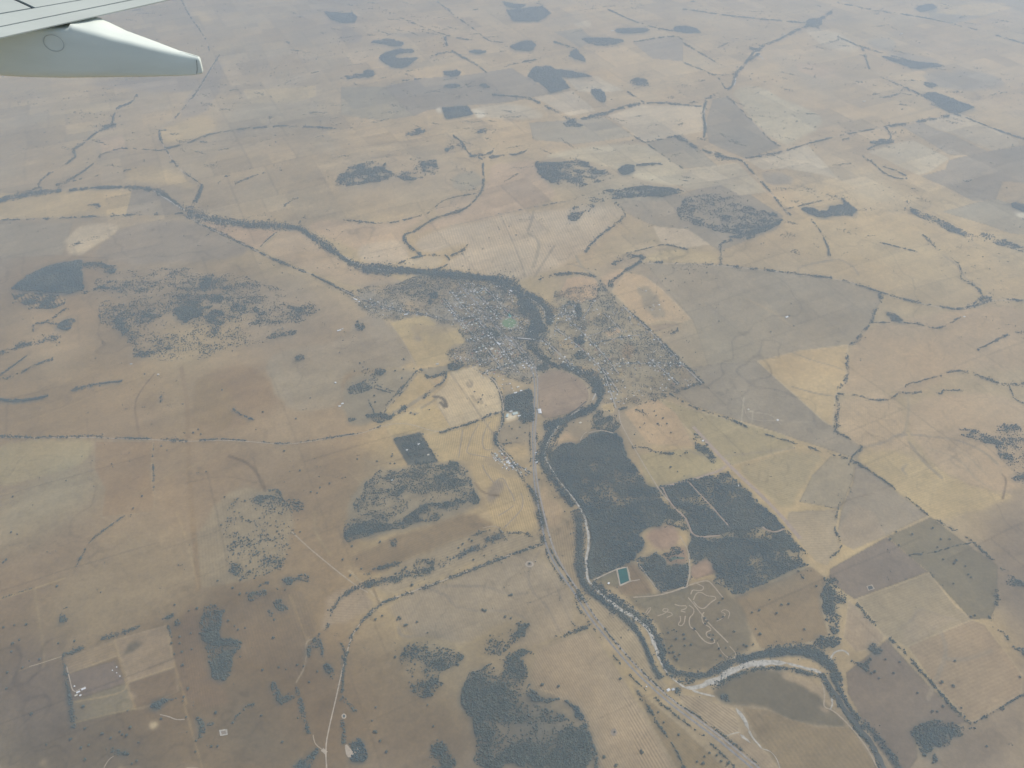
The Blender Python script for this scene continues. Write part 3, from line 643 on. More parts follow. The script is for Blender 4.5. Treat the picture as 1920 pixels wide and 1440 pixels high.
# tree lines, creeks and avenues: (name, label, px width at the photo, cover, outline)
LINES = [
 ('tree_line','winding creek of trees under the wing, the longer one',5,.6,"258,178 245,195 222,200 213,215 212,230 205,238 190,245 175,252 160,268 140,278 136,285 145,292 128,305 115,315 85,330 70,345 74,350"),
 ('tree_line','knot of creek trees half way along the winding creek',11,.6,"175,250 190,243 205,236 218,233"),
 ('tree_line','shorter curved creek of trees below the winding one',4,.6,"240,278 190,287 183,300 160,320 130,338 108,350"),
 ('tree_line','thin line of trees running to the far crossroads',3,.5,"240,278 280,281 295,283 312,281"),
 ('tree_line','avenue along the straight road rising past the wing tip',4,.55,"413,102 395,130 365,180 328,222"),
 ('tree_line','avenue of the far road from the wing to its bend',3,.45,"340,0 355,30 385,70 393,95"),
 ('tree_line','avenue from the far crossroads down to the river',5,.6,"300,240 298,255 313,283 325,305 350,328 378,345"),
 ('tree_line','broad belt of trees joining the avenue to the river',11,.75,"379,345 375,362 366,380 354,396"),
 ('tree_line','long hedge of trees leaving the far crossroads',4,.55,"313,278 350,270 375,258 408,248 470,240 540,235 640,242"),
 ('tree_line','short spur of trees off the long far hedge',3,.5,"363,265 395,268 412,277"),
 ('tree_line','thin roadside trees across the far left',3,.35,"0,372 40,360 110,345 230,320 322,304"),
 ('tree_line','farm avenue running level across the left',4,.5,"0,412 60,412 170,406 260,403 345,400"),
 ('tree_line','avenue of the slanting road into town from the left',4,.5,"345,402 375,420 420,440 470,465 520,490 580,512 640,543"),
 ('tree_line','small grove line beside the lone round paddock wood',6,.5,"165,385 188,383 185,395 168,392"),
 ('tree_line','creek trees between the two crossroads and the river',3,.5,"408,345 420,332 432,328"),
 ('tree_line','broken shrubs along the hill foot fence',3,.35,"440,345 475,330 500,323"),
 ('tree_line','trees running to the river near the farm sheds',5,.5,"525,395 545,375 560,372"),
 ('tree_line','short tree row climbing from the river farm',4,.5,"560,420 575,400"),
 ('tree_line','tree row dividing the orange and straw fields',3,.6,"487,465 500,450 520,435"),
 ('tree_line','small leaf of trees in the left straw field',6,.6,"138,460 150,455 162,458"),
 # upper middle
 ('tree_line','main creek of trees dropping from the grey ridge',6,.75,"850,255 867,267 880,292 907,297 905,317 908,340 903,360 893,373 873,393 840,402 813,410 787,427 773,437 755,440 760,453 787,477"),
 ('tree_line','thick foot of the main creek beside the straw field',9,.7,"755,440 763,458 775,470 790,478"),
 ('tree_line','creek branch rising to the grey ridge',6,.6,"880,293 917,290 933,275"),
 ('tree_line','creek branch reaching right towards the wooded hill',6,.65,"917,295 953,290 973,290 992,279"),
 ('tree_line','small grove beside the creek branch',10,.5,"835,283 855,270 868,278"),
 ('tree_line','dotted hedge round the grey hill foot',3,.6,"640,412 683,417 730,420 780,407 810,398 830,373 900,362"),
 ('tree_line','curved hedge round the round straw field by the river',5,.6,"745,495 775,482 830,476 845,485 838,498 812,508"),
 ('tree_line','curled trees above the round straw field',5,.55,"845,480 870,470 880,455"),
 ('tree_line','dark creek climbing beside the pale stubble',6,.65,"1097,473 1117,447 1160,417 1177,400 1153,380"),
 ('tree_line','far avenue slanting across the top centre',3,.5,"820,3 857,33 893,57 913,77 943,80"),
 ('tree_line','far fence trees left of the slanting avenue',3,.4,"750,33 827,65 887,77"),
 ('tree_line','far creek passing the lens-shaped wood',5,.55,"833,67 840,93 873,110 895,122 913,137"),
 ('tree_line','small far branch creek near the hook wood',3,.5,"800,108 840,97 855,98"),
 ('tree_line','long creek of trees passing under the biggest plantation',5,.65,"923,178 993,183 1023,200 1057,217 1073,227"),
 ('tree_line','broad creek trees beside the two pale square fields',8,.65,"1073,227 1113,218 1133,214 1160,203 1200,195"),
 ('tree_line','far creek continuing right to the sandy stream',4,.55,"1200,195 1233,192 1280,197 1318,200"),
 ('tree_line','short spur of trees above the far right creek',5,.55,"1177,172 1190,182 1207,192"),
 ('tree_line','hedge bounding the far mauve field',3,.5,"720,160 750,152 797,147"),
 ('tree_line','far hedge left of the plantation',3,.5,"952,123 980,116 1007,112"),
 ('tree_line','slanting far hedge across the top right centre',3,.5,"1140,18 1183,38 1227,53 1290,62"),
 ('tree_line','level far hedge above the grey paddock',3,.5,"1187,79 1267,66 1280,75"),
 ('tree_line','hooked tree row above the small triangular wood',4,.55,"1037,78 1065,87 1080,90 1082,100"),
 ('tree_line','tree row along the top of the blue grey field',3,.6,"1210,267 1245,260 1280,253"),
 ('tree_line','thin trees along the edge of the straw square',3,.4,"1187,255 1210,268 1280,316"),
 ('tree_line','hedge crossing the great stubble field',2.5,.35,"937,402 1000,388 1060,378"),
 ('tree_line','hedge beside the dam at the grey field top',3,.6,"1175,475 1230,462 1245,457 1290,468"),
 ('tree_line','creek trees above the great grey field',6,.7,"1150,497 1155,487 1180,482 1205,480"),
 ('tree_line','short thick creek by the pond above the grey field',11,.8,"1175,507 1200,492 1205,480"),
 ('tree_line','winding trees from the river to the grey field corner',6,.6,"1010,525 1035,516 1070,512 1115,516 1127,527"),
 ('tree_line','tree row between the orange fields east of town',4,.6,"1140,532 1165,515 1175,505"),
 ('tree_line','clump at the meeting of the orange field hedges',10,.8,"1140,535 1150,535"),
 ('tree_line','tree row on the western edge of the orange bowl field',4,.5,"1123,540 1122,560 1105,565"),
 # upper right
 ('tree_line','sandy stream of trees winding down the upper right',7,.65,"1560,22 1527,43 1487,60 1460,75 1440,82 1415,95 1400,117 1380,137 1375,157 1365,170 1330,182 1322,193 1318,213 1323,240 1320,258"),
 ('tree_line','thick bend of the sandy stream with white bars',16,.55,"1405,92 1430,95 1405,112"),
 ('tree_line','creek trees from the grey field to the long avenue',8,.65,"1265,253 1300,275 1320,283 1347,293 1373,297 1393,302"),
 ('tree_line','thick creek clump with bare salt patches',18,.45,"1340,290 1370,293"),
 ('tree_line','long slanting avenue down the upper right',5,.55,"1393,302 1407,320 1427,340 1447,363 1470,393 1483,405"),
 ('tree_line','slanting road trees beside the mauve paddock',4,.5,"1363,180 1390,207 1420,237 1440,260 1467,278"),
 ('tree_line','level avenue crossing the upper right',4,.6,"1397,297 1460,287 1513,270 1580,253 1660,238"),
 ('tree_line','thicker creek end of the level avenue',7,.6,"1660,238 1713,230 1780,217"),
 ('tree_line','long slanting avenue to the right edge',4,.55,"1650,143 1693,163 1737,183 1780,210 1827,227 1867,243 1930,265"),
 ('tree_line','short far avenue at the bend of the upper right road',4,.5,"1617,90 1630,130"),
 ('tree_line','far roadside trees along the top right',3,.45,"1280,17 1390,33 1510,43"),
 ('tree_line','second far roadside line along the top right',3,.45,"1520,47 1580,73 1617,90 1700,112"),
 ('tree_line','far right roadside trees under the skyline',3,.45,"1570,5 1650,22 1720,30 1820,52 1930,85"),
 ('tree_line','small fork of trees between two far right roads',3,.5,"1656,183 1683,179 1692,168"),
 ('tree_line','far field road trees left of the sandy stream',3,.45,"1280,117 1347,143 1360,167"),
 ('tree_line','upper of two far field roads by the sandy stream',3,.45,"1280,80 1330,110 1370,133"),
 ('tree_line','winding creek of trees beside the pale square',4,.55,"1660,238 1673,257 1665,265 1630,277 1613,293 1640,307 1653,323 1687,337 1707,333"),
 ('tree_line','dark paired hedges in the pale right fields',4,.6,"1655,312 1680,320 1700,330"),
 ('tree_line','short dark hedge in the right stubble',3,.6,"1650,455 1690,465 1720,472"),
 ('tree_line','field avenue running right from the slanting road',3,.5,"1473,392 1510,384 1545,375"),
 ('tree_line','creek of trees between two grey right fields',5,.5,"1460,417 1420,447 1347,452 1353,477 1350,495"),
 ('tree_line','creek of trees dropping from the T-shaped wood',5,.5,"1520,410 1540,435 1553,465 1555,480"),
 ('tree_line','long winding creek of the right plain',4,.55,"1730,440 1760,470 1795,490 1803,510 1800,525 1830,535 1842,553"),
 ('tree_line','roadside trees along the great grey field',4,.5,"1210,492 1280,493 1350,497 1430,505 1500,515 1580,523 1640,545 1700,563 1760,575 1800,581 1840,570 1865,560 1930,565"),
 ('tree_line','thick trees where creek and road meet on the right',8,.5,"1815,575 1840,560 1870,556"),
 ('tree_line','vertical creek of trees dividing the right plain',7,.6,"1648,550 1655,567 1640,580 1635,605 1618,622 1605,640 1590,650 1588,680 1590,712 1570,728 1567,740 1575,765 1565,785 1572,800 1563,808"),
 ('tree_line','creek from the little lake on the right plain',4,.5,"1635,605 1665,605 1700,605 1735,610 1760,618 1790,600 1810,590"),
 ('tree_line','short thick hedge near the right edge',4,.7,"1833,656 1860,643 1885,628 1930,621"),
 ('tree_line','crooked creek with a pond on the right plain',4,.55,"1570,738 1595,742 1610,740 1635,752 1675,748 1680,738 1693,735 1700,720 1720,717 1745,708 1760,705 1775,698 1800,695 1815,698"),
 ('tree_line','short hedge under the crooked creek',4,.75,"1692,735 1710,738 1728,735"),
 ('tree_line','zigzag hedge on the right plain',3.5,.75,"1755,738 1770,737 1763,732 1808,732"),
 ('tree_line','creek running to the right edge under the plain',4,.5,"1815,698 1850,710 1885,723 1930,718"),
 ('tree_line','lower creek curling at the right edge',3,.5,"1893,725 1900,745 1912,755 1930,757"),
 ('tree_line','avenue along the lower edge of the dark grey fields',4,.5,"1255,738 1300,765 1370,785 1420,810 1470,825 1530,843 1590,860"),
 ('tree_line','creek crossing the avenue at the grey corner',5,.55,"1563,808 1590,820 1622,838 1600,852 1592,868"),
 ('tree_line','long avenue slanting to the lower right edge',5,.55,"1595,862 1640,888 1700,932 1740,967 1770,983 1807,1003 1833,1023 1867,1057 1900,1087 1930,1098"),
 ('tree_line','thin creek winding between pale and grey lower fields',4,.5,"1592,868 1590,885 1600,895 1590,905 1597,925 1575,935 1570,960 1563,990 1573,1010 1580,1027 1557,1047 1543,1067"),
 ('tree_line','clumpy trees below the lower right avenue',4,.4,"1705,1040 1750,1037 1785,1025 1820,1018"),
 # left
 ('tree_line','thick dark creek entering from the left edge',9,.75,"-10,672 13,657 33,650 53,643 83,640 113,628"),
 ('tree_line','upper thin arm of the left creek fan',4,.65,"-10,710 20,690 53,665"),
 ('tree_line','lower thin arm of the left creek fan',5,.65,"-10,713 17,710 43,697 70,683 100,673"),
 ('tree_line','solid dark hedge in the middle of the left paddock',5,.9,"133,732 160,725 193,718 230,715"),
 ('tree_line','solid dark hedge reaching the left edge',6,.9,"-10,746 17,752 53,750 73,747 90,742"),
 ('tree_line','short solid hedge in the brown paddock',3,.85,"437,767 450,777 477,788"),
 ('tree_line','crossed hedges of the small left copse, upright one',3,.7,"62,622 63,595"),
 ('tree_line','crossed hedges of the small left copse, slanting one',4,.7,"67,607 87,605 127,577"),
 ('tree_line','hedge tying the round left copse to the others',4,.75,"87,605 110,608"),
 ('tree_line','roadside avenue crossing the left half',5,.6,"-10,817 43,820 100,820 167,818 233,822 300,823 350,827 417,823"),
 ('tree_line','thinner roadside avenue continuing to the river road',3,.45,"417,823 483,828 533,833 583,827 640,817 680,812 720,797"),
 ('tree_line','narrow hedge going down from the left avenue',3,.55,"290,827 285,857 290,890 287,920"),
 ('tree_line','faint green drain above the left avenue',7,.4,"347,787 347,813"),
 ('tree_line','small arc of trees in the speckled paddock',5,.55,"503,920 518,918 527,927 533,953"),
 ('tree_line','faint tree row at the head of the brown paddock',6,.35,"300,735 303,755"),
 ('tree_line','fence of shrubs slanting up the big orange paddock',4,.55,"143,1063 157,1035 170,1013 200,990 233,967"),
 ('tree_line','dotted fence trees at the left edge of the orange paddock',3,.5,"0,1123 40,1110 60,1103"),
 # lower left and centre
 ('tree_line','tall dark windbreak beside the white sheds',8,.85,"118,1230 122,1255 127,1287 133,1320 138,1365"),
 ('tree_line','short thick windbreak at the top of the fenced block',7,.75,"118,1228 140,1222 157,1213"),
 ('tree_line','broken windbreak along the orange strip fence',6,.55,"190,1198 215,1190 240,1183 263,1174"),
 ('tree_line','tree row bounding the fenced block on its right',6,.5,"315,1172 322,1195"),
 ('tree_line','upright windbreak in the reddish lower paddocks',8,.75,"555,1288 563,1310 570,1345 580,1377"),
 ('tree_line','small curved windbreak among the dark lower paddocks',6,.7,"435,1358 445,1340 462,1325 478,1320"),
 ('tree_line','tree-lined curved road in the lower centre, steep part',6,.6,"717,1130 683,1160 660,1190 647,1237 642,1277 642,1300"),
 ('tree_line','tree-lined straight road in the lower centre',6.5,.75,"1018,1020 980,1033 940,1047 873,1073 825,1092 773,1110 717,1130"),
 ('tree_line','thick dark creek parallel to the straight road, right half',12,.85,"823,1060 853,1045 880,1033 905,1022 937,1003"),
 ('tree_line','thick dark creek parallel to the straight road, left half',15,.8,"683,1097 710,1092 740,1085 775,1078 815,1065"),
 ('tree_line','upper dark arm of the creek beside the straight road',9,.75,"685,1080 705,1068 730,1060 755,1052"),
 ('tree_line','loose knot of trees joining the two creek arms',11,.6,"775,1058 800,1052 815,1055"),
 ('tree_line','creek trees running down to the lower left road',8,.7,"640,1118 655,1110 673,1100 683,1096"),
 ('tree_line','short dark hedge at the fence corner of the straw field',6,.85,"936,991 943,1002 950,1016"),
 ('tree_line','fence trees along the pale field above the creek',4,.4,"885,1005 905,998 920,993"),
 ('tree_line','scattered trees between the fence corner and the highway',7,.4,"945,1000 985,998 1000,1008 1015,1005"),
 ('tree_line','tree row by the gate field next to the highway',8,.75,"1043,1196 1075,1185 1103,1175"),
 ('tree_line','small tree row left of the highway gate field',4,.5,"1066,1160 1080,1175"),
 ('tree_line','short creek trees near the curved road foot',7,.7,"640,1310 655,1318 667,1335"),
 ('tree_line','trees on the left bank of the narrow track, bottom',7,.65,"642,1350 645,1375 645,1395"),
 ('tree_line','trees by the bend of the lower left dirt road',6,.6,"618,1170 607,1185 600,1200"),
 ('tree_line','fence trees climbing to the creek by the dirt road',5,.65,"610,1180 620,1150 632,1130 640,1120"),
 ('tree_line','upper tree row between the brown and straw paddocks',6,.6,"640,1230 655,1245 640,1205"),
 # highway belts
 ('tree_line','belt of trees left of the highway above its junction',9,.8,"1003,925 1010,955 1015,985 1018,1018"),
 ('tree_line','belt of trees along the village lane to the highway',9,.7,"978,893 990,910 1000,925"),
 ('tree_line','left roadside trees of the lower highway',5,.6,"1020,1020 1030,1050 1050,1082 1070,1112 1095,1158 1130,1200 1170,1255 1205,1290 1250,1328 1290,1358 1340,1400 1385,1445"),
 ('tree_line','right roadside trees of the lower highway',4.5,.55,"1030,1025 1045,1055 1070,1090 1110,1150 1150,1200 1190,1245 1225,1278 1268,1318 1310,1343 1365,1385 1430,1440"),
 ('tree_line','thick triangle of trees at the highway river crossing',14,.75,"1080,1112 1092,1118 1098,1130"),
 ('tree_line','long hedge between the striped field and the tan strip',6,.75,"1195,1295 1215,1325 1235,1360 1258,1392 1270,1410 1285,1445"),
 ('tree_line','railway trees through the village, left side',3,.4,"993,790 994,830 995,870 997,890"),
 ('tree_line','railway trees through the village, right side',4,.35,"1008,800 1007,830 1006,860 1008,880"),
 # triangle farms
 ('tree_line','avenue of the diagonal lane west of town',4,.6,"782,695 760,720 735,750 708,780"),
 ('tree_line','second row of the diagonal lane west of town',3,.5,"787,697 765,723 740,752 715,780"),
 ('tree_line','tree row between the two western triangle paddocks',3,.5,"690,750 700,770 705,780"),
 ('tree_line','upper lane hedge to the ruined farm',3,.5,"705,722 725,730 742,736"),
 ('tree_line','lower lane hedge to the ruined farm',3.5,.6,"700,727 720,733 738,738"),
 ('tree_line','hedge from the western crossroads round the small paddock',4,.6,"787,690 797,703 802,710 820,705 838,697"),
 ('tree_line','dotted trees dropping to the western crossroads',5,.5,"755,672 765,680 770,690 780,692"),
 ('tree_line','fence of trees along the contour field top',4,.6,"825,812 850,803 880,795 905,785 920,778 940,772"),
 ('tree_line','small creek trees through the straw fields',4,.45,"838,695 835,715 822,722 810,730 800,740 793,748"),
 ('tree_line','drain trees at the end of the straw field creek',7,.6,"752,765 765,760 740,778 725,783"),
 ('tree_line','fence trees beside the road to the works',4,.6,"943,775 945,790 938,803 933,812"),
 ('tree_line','hedge between the round paddock and the straw patch',3,.6,"943,833 960,830 990,825"),
 ('tree_line','fence row of trees on the right of the homestead block',4,.8,"793,822 808,845 822,868"),
 ('tree_line','hedge between the two fields below the eastern houses',4,.55,"1190,768 1205,772 1215,778"),
 ('tree_line','long hedge under the orange field with lone trees',3.5,.6,"1185,840 1210,838 1230,848 1260,852 1290,848"),
 ('tree_line','dotted avenue along the eastern town edge, upper part',4,.5,"1168,572 1190,592 1217,617 1240,640"),
 ('tree_line','dotted avenue along the eastern town edge, lower part',4,.6,"1240,640 1265,665 1290,690 1318,715"),
 ('tree_line','short thick hedge in the field beyond the eastern houses',6,.75,"1257,627 1265,623 1272,618"),
 ('tree_line','roadside trees from the village to the eastern hedge',4,.5,"1320,717 1280,730 1250,742 1210,757 1160,768"),
 ('tree_line','double hedge between the straw field and the lower right paddock',7,.7,"1605,1132 1620,1147 1630,1160 1643,1173"),
 ('tree_line','long slanting windbreak between grey and orange fields',7,.75,"1667,1197 1680,1208 1693,1220 1717,1247 1747,1280 1780,1320 1820,1358"),
 ('tree_line','dotted fence trees of the lower right corner',5,.5,"1827,1357 1845,1345 1867,1333 1895,1315 1930,1296"),
 ('tree_line','broken tree row of the lower right grey paddock',8,.55,"1868,1103 1872,1120 1867,1135"),
 ('tree_line','curved tree row below the broken one',7,.5,"1855,1160 1862,1145 1868,1150 1857,1165 1867,1175 1885,1188 1890,1200"),
 ('tree_line','fence trees right of the grey middle paddock',5,.45,"1742,1073 1755,1085 1770,1100"),
 ('tree_line','short row of shrubs at the straw field top, lower right',4,.5,"1500,1078 1507,1085"),
 ('tree_line','creek bank scrub above the racetrack paddock river',5,.35,"1205,1150 1220,1160 1232,1175"),
 ('tree_line','dark short hedge inside the winding track paddock',5,.7,"1243,1178 1258,1181 1270,1186"),
]

# the river woods: (label, px width, cover, outline)
RIVER_TREES = [
 ('riverside trees at the far left edge',9,.8,"-10,380 30,370 60,363 115,357"),
 ('riverside trees between the far left bend and the bridge',8,.85,"130,357 180,352 230,351 275,353 300,362"),
 ('riverside trees either side of the pale upstream channel',9,.7,"290,355 315,370 335,385 352,395"),
 ('riverside trees of the long upstream reach',13,.9,"352,398 375,405 400,412 450,420 500,423 540,424 565,429"),
 ('riverside trees dropping from the upstream farm',15,.9,"565,430 590,447 625,470 650,489 680,502"),
 ('riverside trees on the level reach west of town',15,.92,"680,503 720,505 760,507 820,512 880,519 930,523"),
 ('riverside trees on the bend at the head of town',19,.9,"930,523 955,531 967,543 980,553"),
 ('riverside trees on the left bank of the town bend',14,.85,"972,553 990,570 1005,580 1012,592 1008,607"),
 ('riverside trees on the right bank of the town bend',14,.88,"985,550 1010,562 1028,578 1032,592 1027,607"),
 ('riverside trees just above the town bridge',22,.9,"1020,607 1008,618 998,630 992,636"),
 ('riverside trees below the town bridge',9,.75,"990,645 1005,658 1027,677 1050,690"),
 ('riverside trees along the rim of the brown paddock',13,.85,"1052,685 1080,694 1105,703 1119,717 1122,735"),
 ('riverside trees on the outer side of the brown paddock bend',12,.85,"1113,710 1127,725 1126,747 1116,763"),
 ('riverside trees below the brown paddock',16,.85,"1116,762 1095,772 1069,783 1044,793 1020,799"),
 ('left bank trees beside the village railway',13,.92,"1055,788 1035,805 1022,828 1015,850 1018,868"),
 ('right bank trees facing the village railway',8,.8,"1062,795 1047,812 1037,832 1030,850 1032,865"),
 ('left bank trees beside the upper orange strip',12,.85,"1017,868 1030,888 1045,910 1062,930 1075,948"),
 ('right bank trees against the large forest',12,.85,"1030,865 1045,887 1065,910 1085,938 1100,960"),
 ('dark left bank trees beside the lower orange field',15,.95,"1083,955 1088,985 1088,1015 1085,1045 1090,1080 1098,1100"),
 ('right bank trees against the forest foot',9,.85,"1103,960 1112,987 1113,1027 1106,1050 1110,1085"),
 ('left bank trees above the sandy bend',12,.85,"1098,1100 1115,1115 1145,1138 1175,1160 1195,1180 1213,1215 1225,1250 1240,1272"),
 ('right bank trees beside the winding track paddock',12,.85,"1110,1092 1130,1108 1160,1130 1190,1150 1220,1172 1233,1195 1240,1220 1247,1245 1260,1258"),
 ('right bank trees curving under the winding track paddock',14,.85,"1247,1245 1262,1258 1290,1265 1320,1268 1345,1258 1370,1242 1390,1232"),
 ('upper bank trees of the sandy bend',19,.9,"1385,1238 1420,1228 1460,1222 1500,1222 1540,1232 1560,1250"),
 ('extra deep belt of trees behind the sandy bend',18,.8,"1440,1222 1480,1215 1520,1215 1545,1228"),
 ('lower bank trees of the sandy bend',9,.8,"1335,1290 1365,1272 1400,1258 1440,1252 1480,1254 1520,1263 1545,1270"),
 ('left bank trees beside the dark pool',7,.75,"1540,1262 1555,1295 1585,1340 1610,1372 1635,1400 1650,1445"),
 ('right bank trees beside the dark pool',10,.85,"1560,1265 1580,1305 1605,1345 1635,1370 1655,1395 1685,1435 1690,1450"),
]
for lab_, w_, c_, pts_ in RIVER_TREES:
    LINES.append(('riverside_trees', lab_, w_, c_, pts_))

